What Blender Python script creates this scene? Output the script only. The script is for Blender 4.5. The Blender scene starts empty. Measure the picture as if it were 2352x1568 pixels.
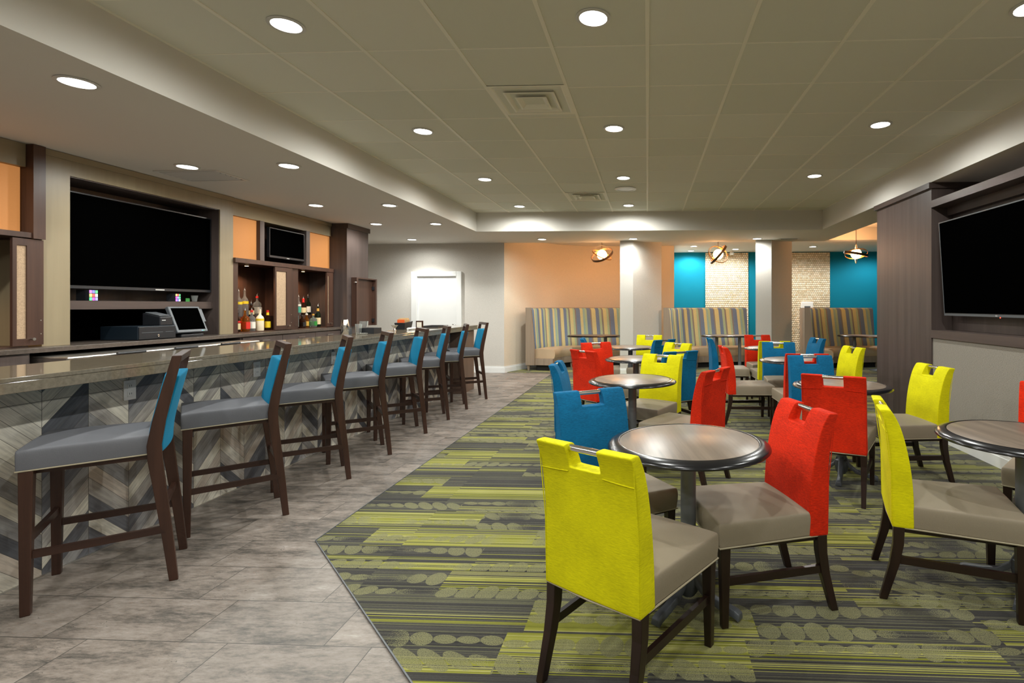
import bpy, bmesh, math, random
from mathutils import Vector, Matrix
random.seed(7)
PI = math.pi
C = bpy.context.scene.collection
S = bpy.context.scene

# ------------------------------------------------------------------ camera, world, exposure
FPX = 1187.0
TH = math.atan(50 / FPX)
cam_d = bpy.data.cameras.new('camera')
cam_d.sensor_width = 36.0
cam_d.lens = FPX / 2352 * 36.0
cam_d.shift_x = -(1437 - 1176) / 2352
cam_d.shift_y = -(784 - 702) / 2352
cam_d.clip_start = 0.05
cam_d.clip_end = 100
cam = bpy.data.objects.new('camera', cam_d)
cam.location = (0, 0, 1.40)
cam.rotation_euler = (PI / 2, 0, TH)
C.objects.link(cam)
S.camera = cam
W = bpy.data.worlds.new('world')
S.world = W
W.use_nodes = True
W.node_tree.nodes['Background'].inputs[0].default_value = (1, 0.97, 0.9, 1)
W.node_tree.nodes['Background'].inputs[1].default_value = 0.05
S.view_settings.view_transform = 'Standard'
S.view_settings.look = 'None'
S.view_settings.gamma = 1
S.view_settings.exposure = 0.0
S.view_settings.use_curve_mapping = False
P_DOWN = 34.0      # watts of one ceiling downlight
P_PEND = 25.0      # watts of one pendant bulb

# ------------------------------------------------------------------ node helper
class NT:
    def __init__(s, name):
        s.mat = bpy.data.materials.new(name)
        s.mat.use_nodes = True
        s.t = s.mat.node_tree
        s.b = s.t.nodes['Principled BSDF']
        s._c = None
    def n(s, kind, **kw):
        nd = s.t.nodes.new(kind)
        for k, v in kw.items():
            setattr(nd, k, v)
        return nd
    def put(s, sock, v):
        if hasattr(v, 'bl_idname') or hasattr(v, 'is_output'):
            s.t.links.new(v, sock)
        else:
            sock.default_value = v
    def m(s, op, a, b=0.0, c=0.0, clamp=False):
        nd = s.n('ShaderNodeMath', operation=op)
        nd.use_clamp = clamp
        s.put(nd.inputs[0], a); s.put(nd.inputs[1], b); s.put(nd.inputs[2], c)
        return nd.outputs[0]
    def coord(s):
        if s._c is None:
            tc = s.n('ShaderNodeTexCoord')
            sp = s.n('ShaderNodeSeparateXYZ')
            s.t.links.new(tc.outputs['Object'], sp.inputs[0])
            s._c = (tc.outputs['Object'], sp.outputs[0], sp.outputs[1], sp.outputs[2])
        return s._c
    def vec(s, x, y, z=0.0):
        nd = s.n('ShaderNodeCombineXYZ')
        s.put(nd.inputs[0], x); s.put(nd.inputs[1], y); s.put(nd.inputs[2], z)
        return nd.outputs[0]
    def scaled(s, sx, sy, sz):
        nd = s.n('ShaderNodeMapping')
        s.t.links.new(s.coord()[0], nd.inputs[0])
        nd.inputs['Scale'].default_value = (sx, sy, sz)
        return nd.outputs[0]
    def noise(s, v, scale=1.0, detail=2.0, rough=0.5):
        nd = s.n('ShaderNodeTexNoise')
        s.put(nd.inputs['Vector'], v)
        nd.inputs['Scale'].default_value = scale
        nd.inputs['Detail'].default_value = detail
        nd.inputs['Roughness'].default_value = rough
        return nd.outputs[0]
    def white(s, v):
        nd = s.n('ShaderNodeTexWhiteNoise', noise_dimensions='3D')
        s.put(nd.inputs['Vector'], v)
        sp = s.n('ShaderNodeSeparateColor')
        s.t.links.new(nd.outputs['Color'], sp.inputs[0])
        return sp.outputs[0], sp.outputs[1], sp.outputs[2]
    def ramp(s, f, stops, interp='LINEAR'):
        nd = s.n('ShaderNodeValToRGB')
        cr = nd.color_ramp
        cr.interpolation = interp
        while len(cr.elements) < len(stops):
            cr.elements.new(0.5)
        for e, (p, c) in zip(cr.elements, stops):
            e.position = p
            e.color = (c[0], c[1], c[2], 1)
        s.put(nd.inputs[0], f)
        return nd.outputs[0]
    def mix(s, f, a, b, mode='MIX'):
        nd = s.n('ShaderNodeMix', data_type='RGBA', blend_type=mode)
        s.put(nd.inputs[0], f)
        s.put(nd.inputs[6], a if not isinstance(a, tuple) else (*a, 1)[:4])
        s.put(nd.inputs[7], b if not isinstance(b, tuple) else (*b, 1)[:4])
        return nd.outputs[2]
    def bump(s, h, strength=0.3, dist=0.01):
        nd = s.n('ShaderNodeBump')
        nd.inputs['Strength'].default_value = strength
        nd.inputs['Distance'].default_value = dist
        s.put(nd.inputs['Height'], h)
        s.t.links.new(nd.outputs[0], s.b.inputs['Normal'])
    def fin(s, col=None, rough=0.5, metal=0.0, spec=0.5, **kw):
        if col is not None:
            s.put(s.b.inputs['Base Color'], (*col, 1) if isinstance(col, tuple) else col)
        s.put(s.b.inputs['Roughness'], rough)
        s.b.inputs['Metallic'].default_value = metal
        s.b.inputs['Specular IOR Level'].default_value = spec
        for k, v in kw.items():
            s.b.inputs[k.replace('_', ' ')].default_value = v
        return s.mat

def rgb(r, g, b):
    f = lambda c: ((c / 255 + 0.055) / 1.055) ** 2.4 if c > 10 else c / 255 / 12.92
    return (f(r), f(g), f(b))
def plain(name, col, rough=0.5, metal=0.0, spec=0.5, **kw):
    t = NT(name)
    nz = t.noise(t.coord()[0], 6.0, 3.0)
    c = t.mix(t.m('MULTIPLY', nz, 0.18), col, tuple(x * 0.75 for x in col))
    return t.fin(c, rough, metal, spec, **kw)
def glow(name, col, strength):
    t = NT(name)
    t.b.inputs['Emission Color'].default_value = (*col, 1)
    t.b.inputs['Emission Strength'].default_value = strength
    return t.fin(col, 0.5)
def fabric(name, col, var=0.25, scale=(90, 90, 90), rough=0.9, sheen=0.3):
    t = NT(name)
    n1 = t.noise(t.scaled(*scale), 2.0, 4.0, 0.7)
    n2 = t.noise(t.coord()[0], 5.0, 2.0)
    f = t.m('MULTIPLY', t.m('ADD', n1, t.m('MULTIPLY', n2, 0.6)), 1.0)
    c = t.ramp(f, [(0.45, tuple(x * (1 - var) for x in col)), (1.1, tuple(min(1, x * (1 + var)) for x in col))])
    t.bump(n1, 0.25, 0.003)
    t.b.inputs['Sheen Weight'].default_value = sheen * .35
    t.b.inputs['Sheen Tint'].default_value = (*[min(1, q * 1.6) for q in col], 1)
    t.b.inputs['Sheen Roughness'].default_value = 0.5
    return t.fin(c, rough, 0, 0.25)
def wood(name, col, dark, axis='z', rough=0.45, k=1.0, spec=0.4):
    t = NT(name)
    sc = {'z': (38, 38, 1.6), 'y': (38, 1.6, 38), 'x': (1.6, 38, 38)}[axis]
    n1 = t.noise(t.scaled(*[q * k for q in sc]), 1.0, 5.0, 0.65)
    n2 = t.noise(t.scaled(*[q * 0.12 * k for q in sc]), 1.0, 2.0)
    f = t.m('ADD', t.m('MULTIPLY', n1, 0.65), t.m('MULTIPLY', n2, 0.5))
    return t.fin(t.ramp(f, [(0.35, dark), (0.8, col)]), rough, 0, spec)

M = {}
M['yellow'] = fabric('lime yellow fabric', rgb(206, 200, 2), 0.30, (22, 22, 240), sheen=0.05)
M['red'] = fabric('orange red velvet', rgb(192, 36, 4), 0.5, (26, 26, 120), sheen=0.5)
M['blue'] = fabric('blue velvet', rgb(4, 88, 128), 0.45, (26, 26, 140), sheen=0.4)
M['teal'] = fabric('teal velvet', rgb(0, 108, 144), 0.2, (60, 60, 160), sheen=0.4)
M['beige'] = fabric('beige vinyl seat', rgb(142, 131, 113), 0.06, (200, 200, 60), 0.55, 0.1)
M['grey_seat'] = fabric('grey seat cover', rgb(98, 99, 104), 0.06, (200, 200, 60), 0.55, 0.1)
M['piping'] = plain('light piping', rgb(165, 155, 130), 0.7)
M['chrome'] = plain('chrome', (0.8, 0.8, 0.8), 0.12, 1.0)
M['steel'] = plain('brushed steel', (0.62, 0.6, 0.56), 0.3, 1.0)
M['espresso'] = wood('espresso wood', rgb(72, 46, 34), rgb(40, 24, 18), 'z', 0.35, 0.6)
M['chair_wood'] = wood('black brown wood', rgb(50, 33, 26), rgb(26, 17, 14), 'z', 0.3, 0.6)
M['chair_rail'] = wood('black brown rail wood', rgb(48, 32, 26), rgb(26, 17, 14), 'y', 0.3, 0.6)
M['espresso2'] = wood('espresso rail wood', rgb(66, 42, 32), rgb(38, 23, 18), 'y', 0.35, 0.6)
M['table_top'] = wood('table laminate', rgb(140, 124, 108), rgb(84, 73, 64), 'y', 0.33, 0.7, 0.5)
M['table_rim'] = plain('black vinyl table edge', rgb(22, 22, 25), 0.2, 0, 0.5)
M['pole'] = plain('gunmetal paint', rgb(108, 111, 114), 0.4, 0.25)
M['pole_dark'] = plain('charcoal cast iron', rgb(88, 92, 98), 0.45, 0.2)
M['dark_wood'] = wood('dark walnut veneer', rgb(92, 80, 76), rgb(62, 53, 50), 'z', 0.4, 0.35)
M['dark_wood_h'] = wood('dark walnut edge', rgb(88, 75, 70), rgb(58, 49, 46), 'y', 0.4, 0.35)
M['brown_wood'] = wood('brown cabinet wood', rgb(84, 58, 46), rgb(48, 33, 28), 'z', 0.4, 0.4)
M['cream_wood'] = wood('pale maple veneer', rgb(150, 137, 110), rgb(130, 117, 93), 'z', 0.4, 0.25)
M['cream_wood_h'] = wood('pale maple rail', rgb(150, 137, 110), rgb(130, 117, 93), 'y', 0.4, 0.25)
M['taupe_wood'] = wood('taupe oak veneer', rgb(158, 140, 120), rgb(126, 110, 94), 'z', 0.5, 0.5)
M['base_wood'] = wood('umber veneer', rgb(118, 96, 82), rgb(84, 68, 58), 'z', 0.5, 0.4)
M['black'] = NT('black gloss screen').fin((0.0006, 0.0006, 0.0006), 0.35, 0, 0.0)
M['black_plastic'] = plain('black plastic', rgb(30, 32, 36), 0.4)
M['navy_plastic'] = plain('dark blue black metal', rgb(20, 32, 42), 0.45)
M['grey_plastic'] = plain('grey plastic', rgb(84, 88, 92), 0.4)
M['white'] = plain('white paint', (0.80, 0.80, 0.78), 0.45)
M['white_plastic'] = plain('white plastic', (0.8, 0.8, 0.78), 0.35)
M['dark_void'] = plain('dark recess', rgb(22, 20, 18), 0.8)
M['soffit'] = NT('painted drywall').fin(None)
t = NT('painted drywall ceiling'); t.bump(t.noise(t.coord()[0], 120.0, 3.0), 0.12, 0.002)
M['soffit'] = t.fin(rgb(216, 212, 204), 0.85, 0, 0.2)
t = NT('ceiling tile'); t.bump(t.noise(t.coord()[0], 220.0, 4.0), 0.3, 0.002)
tr = t.white(t.vec(t.m('FLOOR', t.m('DIVIDE', t.coord()[1], .61)), t.m('FLOOR', t.m('DIVIDE', t.m('ADD', t.coord()[2], -.225), .61))))[0]
M['tile'] = t.fin(t.ramp(tr, [(0, rgb(220, 220, 206)), (1, rgb(228, 227, 214))]), 0.9, 0, 0.1)
M['grid'] = plain('ceiling grid paint', rgb(242, 238, 222), 0.5)
def linen(name, col, axis='h', var=0.14):
    t = NT(name)
    sc = (60, 60, 420) if axis == 'h' else (420, 420, 40)
    n1 = t.noise(t.scaled(*sc), 1.0, 3.0, 0.7)
    n2 = t.noise(t.scaled(160, 160, 160), 1.0, 2.0, 0.6)
    f = t.m('ADD', t.m('MULTIPLY', n1, 0.6), t.m('MULTIPLY', n2, 0.4))
    t.bump(f, 0.6, 0.004)
    return t.fin(t.ramp(f, [(0.36, tuple(x * (1 - var) for x in col)), (0.64, tuple(x * (1 + var) for x in col))]), 0.8, 0, 0.2)
M['wallpaper'] = linen('grey linen wallpaper', rgb(200, 195, 187))
M['wallpaper_tan'] = linen('tan grasscloth', rgb(214, 200, 180))
M['fabric_panel'] = linen('grey woven wall panel', rgb(142, 136, 126), 'h', 0.3)
M['teal_wall'] = linen('teal wallcovering', rgb(0, 112, 138), 'v', 0.12)
M['reed'] = linen('reeded resin', rgb(176, 150, 122), 'h', 0.3)

# chevron wood-look tile on the bar front
def chevron():
    t = NT('chevron wood look tile')
    _, x, y, z = t.coord()
    w = 0.2245
    yy = t.m('DIVIDE', t.m('SUBTRACT', y, 2.775), w)
    col = t.m('FLOOR', yy)
    fr = t.m('ABSOLUTE', t.m('SUBTRACT', t.m('MULTIPLY', t.m('FRACT', t.m('MULTIPLY', yy, 0.5)), 2.0), 1.0))  # 1 at peaks
    tz = t.m('SUBTRACT', z, t.m('MULTIPLY', fr, w * 1.0))
    bz = t.m('DIVIDE', t.m('SUBTRACT', tz, .6715), 0.092)
    band = t.m('FLOOR', bz)
    r, g, b = t.white(t.vec(band, col, 3.0))
    # wood figure running along each plank
    sgn = t.m('SUBTRACT', t.m('MULTIPLY', t.m('MODULO', t.m('ABSOLUTE', col), 2.0), 2.0), 1.0)
    along = t.m('ADD', y, t.m('MULTIPLY', z, sgn))
    nv = t.vec(t.m('MULTIPLY', along, 5.0), t.m('MULTIPLY', tz, 60.0), t.m('MULTIPLY', r, 40.0))
    n = t.noise(nv, 1.0, 5.0, 0.65)
    base = t.ramp(r, [(0.0, rgb(104, 104, 108)), (0.14, rgb(206, 200, 186)), (0.36, rgb(146, 144, 142)), (0.52, rgb(214, 208, 192)),
                      (0.70, rgb(172, 166, 158)), (0.84, rgb(88, 89, 94)), (0.92, rgb(194, 182, 168))], 'CONSTANT')
    shade = t.ramp(n, [(0.3, (0.62, 0.62, 0.64)), (0.6, (1, 1, 1))])
    c = t.mix(1.0, base, shade, 'MULTIPLY')
    e1 = t.m('LESS_THAN', t.m('FRACT', bz), 0.03)
    e2 = t.m('LESS_THAN', t.m('FRACT', yy), 0.012)
    e3 = t.m('LESS_THAN', t.m('ABSOLUTE', t.m('SUBTRACT', z, 0.905)), 0.0012)
    e = t.m('MAXIMUM', t.m('MAXIMUM', e1, e2), e3)
    c = t.mix(e, c, rgb(86, 82, 76))
    return t.fin(c, 0.45, 0, 0.4)
M['chevron'] = chevron()

def floor_tile():
    t = NT('stone look floor tile')
    o, x, y, z = t.coord()
    rr = t.m('DIVIDE', t.m('SUBTRACT', y, 2.072), 0.305)
    row = t.m('FLOOR', rr)
    xx = t.m('DIVIDE', t.m('ADD', t.m('ADD', x, 1.945), t.m('MULTIPLY', row, 0.2033)), 0.61)
    r, g, b = t.white(t.vec(t.m('FLOOR', xx), row, 1.0))
    nv = t.vec(t.m('ADD', t.m('MULTIPLY', x, 2.6), t.m('MULTIPLY', r, 30)), t.m('ADD', t.m('MULTIPLY', y, 8.0), t.m('MULTIPLY', g, 30)), 0.0)
    n = t.noise(nv, 1.0, 8.0, 0.68)
    n2 = t.noise(nv, 7.0, 6.0, 0.8)
    n3 = t.noise(nv, 0.8, 5.0, 0.6)
    f = t.m('ADD', t.m('MULTIPLY', n, 0.6), t.m('MULTIPLY', n2, 0.4))
    c = t.ramp(f, [(0.37, rgb(66, 64, 60)), (0.45, rgb(106, 99, 92)), (0.52, rgb(136, 126, 117)), (0.60, rgb(152, 143, 135)), (0.70, rgb(184, 179, 173))])
    c = t.mix(1.0, c, t.ramp(b, [(0, (.88, .88, .88)), (1, (1.08, 1.07, 1.06))]), 'MULTIPLY')
    crack = t.m('LESS_THAN', t.m('ABSOLUTE', t.m('SUBTRACT', n3, 0.44)), 0.0022)
    crack = t.m('MULTIPLY', crack, t.m('GREATER_THAN', n2, 0.5))
    c = t.mix(t.m('MULTIPLY', crack, 0.75), c, rgb(70, 66, 60))
    gr = t.m('MAXIMUM', t.m('LESS_THAN', t.m('FRACT', rr), 0.014), t.m('LESS_THAN', t.m('FRACT', xx), 0.007))
    c = t.mix(gr, c, rgb(74, 70, 65))
    rough = t.m('ADD', 0.34, t.m('MULTIPLY', n2, 0.25))
    t.bump(f, 0.15, 0.002)
    return t.fin(c, rough, 0, 0.45)
M['floor_tile'] = floor_tile()

def carpet():
    t = NT('striped plank carpet')
    o, x, y, z = t.coord()
    RH = 0.25
    rr = t.m('DIVIDE', t.m('ADD', y, 0.07), RH)
    row = t.m('FLOOR', rr); v = t.m('FRACT', rr)
    o1, o2, o3 = t.white(t.vec(row, 7.0, 2.0))
    xx = t.m('ADD', x, t.m('MULTIPLY', o1, 3.0))
    col = t.m('FLOOR', xx); u = t.m('FRACT', xx)
    h1, h2, h3 = t.white(t.vec(col, row, 11.0))
    k1, k2, k3 = t.white(t.vec(col, row, 23.0))
    # thin yarn lines
    ln = t.m('FLOOR', t.m('DIVIDE', y, 0.0062))
    l1, l2, l3 = t.white(t.vec(ln, t.m('FLOOR', t.m('MULTIPLY', x, 0.7)), 5.0))
    dist = t.m('ABSOLUTE', t.m('SUBTRACT', v, h1))
    g = t.m('SUBTRACT', t.m('SUBTRACT', t.m('MULTIPLY', h2, 1.55), 0.22), t.m('MULTIPLY', dist, 1.5))
    lime = t.m('GREATER_THAN', t.m('ADD', g, t.m('MULTIPLY', t.m('SUBTRACT', l1, 0.5), 1.25)), 0.5)
    fine = t.noise(t.vec(t.m('MULTIPLY', x, 60), t.m('MULTIPLY', y, 900), 0), 1.0, 2.0, 0.7)
    spk = t.noise(t.vec(t.m('MULTIPLY', x, 240), t.m('MULTIPLY', y, 320), 0), 1.0, 1.0, 0.6)
    dark = t.ramp(t.m('ADD', t.m('MULTIPLY', l2, 0.6), t.m('MULTIPLY', fine, 0.5)), [(0.2, rgb(30, 29, 28)), (0.65, rgb(64, 62, 58)), (0.9, rgb(104, 104, 72))])
    limec = t.ramp(t.m('ADD', t.m('MULTIPLY', l3, 0.7), t.m('MULTIPLY', fine, 0.3)), [(0.15, rgb(108, 110, 22)), (0.5, rgb(140, 140, 50)), (0.85, rgb(164, 160, 96))])
    c = t.mix(lime, dark, limec)
    # rows of leaning ovals
    ovc = t.ramp(t.m('ADD', t.m('MULTIPLY', spk, 0.7), t.m('MULTIPLY', fine, 0.3)), [(0.36, rgb(70, 69, 50)), (0.62, rgb(148, 146, 102))])
    q1, q2, q3 = t.white(t.vec(col, row, 41.0))
    for (a1, a2, a3, base_, thr) in ((k1, k2, k3, 0.12, 0.25), (q1, q2, q3, 0.55, 0.45)):
        vc = t.m('ADD', base_, t.m('MULTIPLY', a1, 0.33))
        dv = t.m('DIVIDE', t.m('MULTIPLY', t.m('SUBTRACT', v, vc), RH), 0.068)
        cx = t.m('ADD', t.m('DIVIDE', xx, 0.10), t.m('MULTIPLY', dv, t.m('SUBTRACT', t.m('MULTIPLY', a2, 1.1), 0.35)))
        cu = t.m('DIVIDE', t.m('SUBTRACT', t.m('FRACT', cx), 0.5), 0.49)
        cell = t.m('FLOOR', cx)
        sz = t.m('ADD', 0.68, t.m('MULTIPLY', t.m('SINE', t.m('ADD', t.m('MULTIPLY', cell, 0.75), t.m('MULTIPLY', a1, 9.0))), 0.32))
        dv2 = t.m('DIVIDE', dv, sz)
        d = t.m('SQRT', t.m('ADD', t.m('MULTIPLY', cu, cu), t.m('MULTIPLY', dv2, dv2)))
        fade = t.m('MULTIPLY', t.m('SINE', t.m('MULTIPLY', t.m('FRACT', t.m('ADD', u, a2)), PI)), 1.7, clamp=True)
        oval = t.m('MULTIPLY', t.m('LESS_THAN', d, 1.0), t.m('GREATER_THAN', t.m('ADD', fade, t.m('MULTIPLY', t.m('SUBTRACT', spk, 0.5), 2.6)), 0.6))
        oval = t.m('MULTIPLY', oval, t.m('GREATER_THAN', a3, thr))
        c = t.mix(t.m('MULTIPLY', oval, 0.8), c, ovc)
    t.bump(fine, 0.4, 0.004)
    t.b.inputs['Sheen Weight'].default_value = 0.15
    return t.fin(c, 0.95, 0, 0.1)
M['carpet'] = carpet()

def stripes():
    t = NT('multicolour striped upholstery')
    o, x, y, z = t.coord()
    a = t.m('ADD', t.m('MULTIPLY', x, 0.85), t.m('MULTIPLY', y, 0.85))
    f = t.m('FRACT', t.m('DIVIDE', a, 0.80))
    g, b, y_, br, te = rgb(146, 166, 140), rgb(100, 118, 146), rgb(180, 176, 134), rgb(122, 118, 116), rgb(130, 160, 158)
    c = t.ramp(f, [(0.0, y_), (0.10, g), (0.16, br), (0.20, b), (0.32, y_), (0.40, te), (0.46, g), (0.52, b), (0.62, br), (0.66, y_), (0.78, b), (0.88, g), (0.95, br)], 'CONSTANT')
    n = t.noise(t.scaled(220, 220, 220), 1.0, 2.0, 0.7)
    n2 = t.noise(t.scaled(60, 60, 500), 1.0, 2.0, 0.7)
    c = t.mix(1.0, c, t.ramp(t.m('ADD', t.m('MULTIPLY', n, .5), t.m('MULTIPLY', n2, .5)), [(0.3, (0.7, 0.7, 0.7)), (0.65, (1.25, 1.25, 1.2))]), 'MULTIPLY')
    return t.fin(c, 0.85, 0, 0.2)
M['stripes'] = stripes()
M['tan_vinyl'] = fabric('tan vinyl booth seat', rgb(184, 160, 130), 0.05, (80, 80, 80), 0.35, 0.0)

def quartz(name, a, b, rough):
    t = NT(name)
    n = t.noise(t.coord()[0], 45.0, 6.0, 0.7)
    return t.fin(t.ramp(n, [(0.35, a), (0.7, b)]), rough, 0, 0.5)
M['quartz'] = quartz('polished brown quartz', rgb(104, 95, 80), rgb(126, 115, 98), 0.06)
M['quartz_dark'] = quartz('matt brown quartz', rgb(70, 62, 56), rgb(94, 84, 76), 0.3)

def capiz():
    t = NT('capiz shell tiles')
    _, x, y, z = t.coord()
    s_ = 0.052
    rz = t.m('DIVIDE', z, s_); row = t.m('FLOOR', rz)
    cx = t.m('ADD', t.m('DIVIDE', x, s_), t.m('MULTIPLY', t.m('MODULO', row, 2.0), 0.5))
    du = t.m('SUBTRACT', t.m('FRACT', cx), 0.5); dz = t.m('SUBTRACT', t.m('FRACT', rz), 0.5)
    d = t.m('SQRT', t.m('ADD', t.m('MULTIPLY', du, du), t.m('MULTIPLY', dz, dz)))
    r, g, b = t.white(t.vec(t.m('FLOOR', cx), row, 0))
    base = t.ramp(r, [(0.0, rgb(214, 194, 160)), (1.0, rgb(244, 230, 206))])
    c = t.mix(t.m('GREATER_THAN', d, 0.5), base, rgb(150, 128, 98))
    h = t.m('SQRT', t.m('MAXIMUM', t.m('SUBTRACT', 0.27, t.m('MULTIPLY', d, d)), 0.0))
    t.bump(h, 0.9, 0.03)
    return t.fin(c, 0.3, 0, 0.5)
M['capiz'] = capiz()

def emis_panel(name, col, strength):
    t = NT(name)
    n = t.noise(t.scaled(30, 30, 400), 1.0, 3.0, 0.7)
    c = t.mix(n, tuple(q * 0.82 for q in col), tuple(min(1, q * 1.1) for q in col))
    t.t.links.new(c, t.b.inputs['Emission Color'])
    t.b.inputs['Emission Strength'].default_value = strength
    return t.fin(tuple(q * .45 for q in col), 0.6, 0, 0.2)
M['amber'] = emis_panel('backlit amber resin', rgb(206, 138, 78), 0.62)
M['lamp'] = glow('downlight lens', (1.0, 0.99, 0.95), 14.0)
M['puck'] = glow('warm puck lens', (1.0, 0.62, 0.3), 14.0)
M['globe'] = glow('pendant globe glass', (1.0, 0.66, 0.36), 1.9)
M['gold'] = plain('brass', rgb(190, 140, 70), 0.3, 1.0)
M['bronze'] = plain('bronze band', rgb(96, 74, 56), 0.35, 0.7)
M['trimring'] = plain('downlight trim', (0.66, 0.65, 0.62), 0.4)
def glass(name, col, rough=0.02):
    t = NT(name)
    return t.fin(col, rough, 0, 0.5, Transmission_Weight=0.92, IOR=1.3)
M['clear_glass'] = glass('clear glass', (0.92, 0.95, 0.93))
M['amber_glass'] = glass('amber whiskey glass', (0.75, 0.28, 0.04))
M['brown_glass'] = glass('brown bottle glass', (0.16, 0.06, 0.03))
M['green_glass'] = glass('dark green glass', (0.06, 0.10, 0.05))
M['cream_bottle'] = plain('cream bottle', rgb(232, 216, 186), 0.3)
for n_, c_ in dict(lab_yellow=(222, 190, 30), lab_white=(225, 218, 204), lab_red=(196, 30, 20), lab_green=(40, 130, 50), lab_black=(34, 32, 34),
                   lab_cream=(216, 196, 150), lab_gold=(196, 150, 60), lab_teal=(60, 150, 130), packet=(206, 170, 120), orange=(220, 90, 30)).items():
    M[n_] = plain(n_.replace('lab_', 'label '), rgb(*c_), 0.5)

# ------------------------------------------------------------------ mesh builder
class MB:
    def __init__(s):
        s.bm = bmesh.new()
    def box(s, x0, y0, z0, x1, y1, z1):
        vs = [s.bm.verts.new(p) for p in ((x0, y0, z0), (x1, y0, z0), (x1, y1, z0), (x0, y1, z0), (x0, y0, z1), (x1, y0, z1), (x1, y1, z1), (x0, y1, z1))]
        for f in ((0, 3, 2, 1), (4, 5, 6, 7), (0, 1, 5, 4), (1, 2, 6, 5), (2, 3, 7, 6), (3, 0, 4, 7)):
            s.bm.faces.new([vs[i] for i in f])
        return s
    def hexa(s, pts):
        vs = [s.bm.verts.new(p) for p in pts]
        for f in ((0, 3, 2, 1), (4, 5, 6, 7), (0, 1, 5, 4), (1, 2, 6, 5), (2, 3, 7, 6), (3, 0, 4, 7)):
            s.bm.faces.new([vs[i] for i in f])
        return s
    def prism(s, poly, z0, z1):
        a = [s.bm.verts.new((x, y, z0)) for x, y in poly]
        b = [s.bm.verts.new((x, y, z1)) for x, y in poly]
        n = len(poly)
        s.bm.faces.new(list(reversed(a))); s.bm.faces.new(b)
        for i in range(n):
            j = (i + 1) % n
            s.bm.faces.new((a[i], a[j], b[j], b[i]))
        return s
    def loft(s, rings, cap=True, closed=True):
        R = [[s.bm.verts.new(p) for p in r] for r in rings]
        n = len(R[0])
        for a, b in zip(R, R[1:]):
            for i in range(n if closed else n - 1):
                j = (i + 1) % n
                s.bm.faces.new((a[i], a[j], b[j], b[i]))
        if cap:
            s.bm.faces.new(list(reversed(R[0]))); s.bm.faces.new(R[-1])
        return s
    def lathe(s, prof, n=32, c=(0, 0), cap=True):
        rings = []
        for r, z in prof:
            r = max(r, 1e-4)
            rings.append([(c[0] + r * math.cos(2 * PI * i / n), c[1] + r * math.sin(2 * PI * i / n), z) for i in range(n)])
        return s.loft(rings, cap)
    def tube(s, pts, r, n=8, closed=False):
        pts = [Vector(p) for p in pts]
        rings = []
        N = len(pts)
        up = Vector((0, 0, 1))
        for i, p in enumerate(pts):
            if closed:
                d = (pts[(i + 1) % N] - pts[i - 1])
            else:
                d = pts[min(i + 1, N - 1)] - pts[max(i - 1, 0)]
            d.normalize()
            u = up if abs(d.z) < 0.95 else Vector((1, 0, 0))
            a = d.cross(u).normalized(); b = a.cross(d).normalized()
            rr = r[i] if isinstance(r, (list, tuple)) else r
            rings.append([tuple(p + a * rr * math.cos(2 * PI * k / n) + b * rr * math.sin(2 * PI * k / n)) for k in range(n)])
        if closed:
            rings.append(rings[0]); s.loft(rings, False)
            bmesh.ops.remove_doubles(s.bm, verts=s.bm.verts, dist=1e-6)
        else:
            s.loft(rings, True)
        return s
    def bar(s, p0, p1, w0, w1, h0=None, h1=None, side=(1, 0, 0)):
        """square-section tapered bar; w along 'side', h along the third axis"""
        h0 = w0 if h0 is None else h0; h1 = w1 if h1 is None else h1
        p0, p1 = Vector(p0), Vector(p1)
        d = (p1 - p0).normalized(); a = Vector(side); a = (a - d * a.dot(d)).normalized(); b = d.cross(a)
        rs = []
        for p, w, h in ((p0, w0, h0), (p1, w1, h1)):
            rs.append([tuple(p + a * (sx * w / 2) + b * (sy * h / 2)) for sx, sy in ((-1, -1), (1, -1), (1, 1), (-1, 1))])
        return s.loft(rs)
    def path_bar(s, pts, ws, hs, side=(1, 0, 0), flat=True):
        rings = []
        for i, p in enumerate(pts):
            p = Vector(p); a = Vector(side)
            if flat:
                b = Vector((0, 1, 0))
            rings.append([tuple(p + a * (sx * ws[i] / 2) + b * (sy * hs[i] / 2)) for sx, sy in ((-1, -1), (1, -1), (1, 1), (-1, 1))])
        return s.loft(rings)
    def voxel(s, xs, ys, zs, occ, fn):
        """shell of the occupied cells of a grid, mapped by fn"""
        V = {}
        def v(i, j, k):
            if (i, j, k) not in V:
                V[(i, j, k)] = s.bm.verts.new(fn(xs[i], ys[j], zs[k]))
            return V[(i, j, k)]
        nx, ny, nz = len(xs) - 1, len(ys) - 1, len(zs) - 1
        O = lambda i, j, k: 0 <= i < nx and 0 <= j < ny and 0 <= k < nz and occ(i, j, k)
        for i in range(nx):
            for j in range(ny):
                for k in range(nz):
                    if not O(i, j, k): continue
                    if not O(i - 1, j, k): s.bm.faces.new((v(i, j, k), v(i, j, k + 1), v(i, j + 1, k + 1), v(i, j + 1, k)))
                    if not O(i + 1, j, k): s.bm.faces.new((v(i + 1, j, k), v(i + 1, j + 1, k), v(i + 1, j + 1, k + 1), v(i + 1, j, k + 1)))
                    if not O(i, j - 1, k): s.bm.faces.new((v(i, j, k), v(i + 1, j, k), v(i + 1, j, k + 1), v(i, j, k + 1)))
                    if not O(i, j + 1, k): s.bm.faces.new((v(i, j + 1, k), v(i, j + 1, k + 1), v(i + 1, j + 1, k + 1), v(i + 1, j + 1, k)))
                    if not O(i, j, k - 1): s.bm.faces.new((v(i, j, k), v(i, j + 1, k), v(i + 1, j + 1, k), v(i + 1, j, k)))
                    if not O(i, j, k + 1): s.bm.faces.new((v(i, j, k + 1), v(i + 1, j, k + 1), v(i + 1, j + 1, k + 1), v(i, j + 1, k + 1)))
        return s
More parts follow.
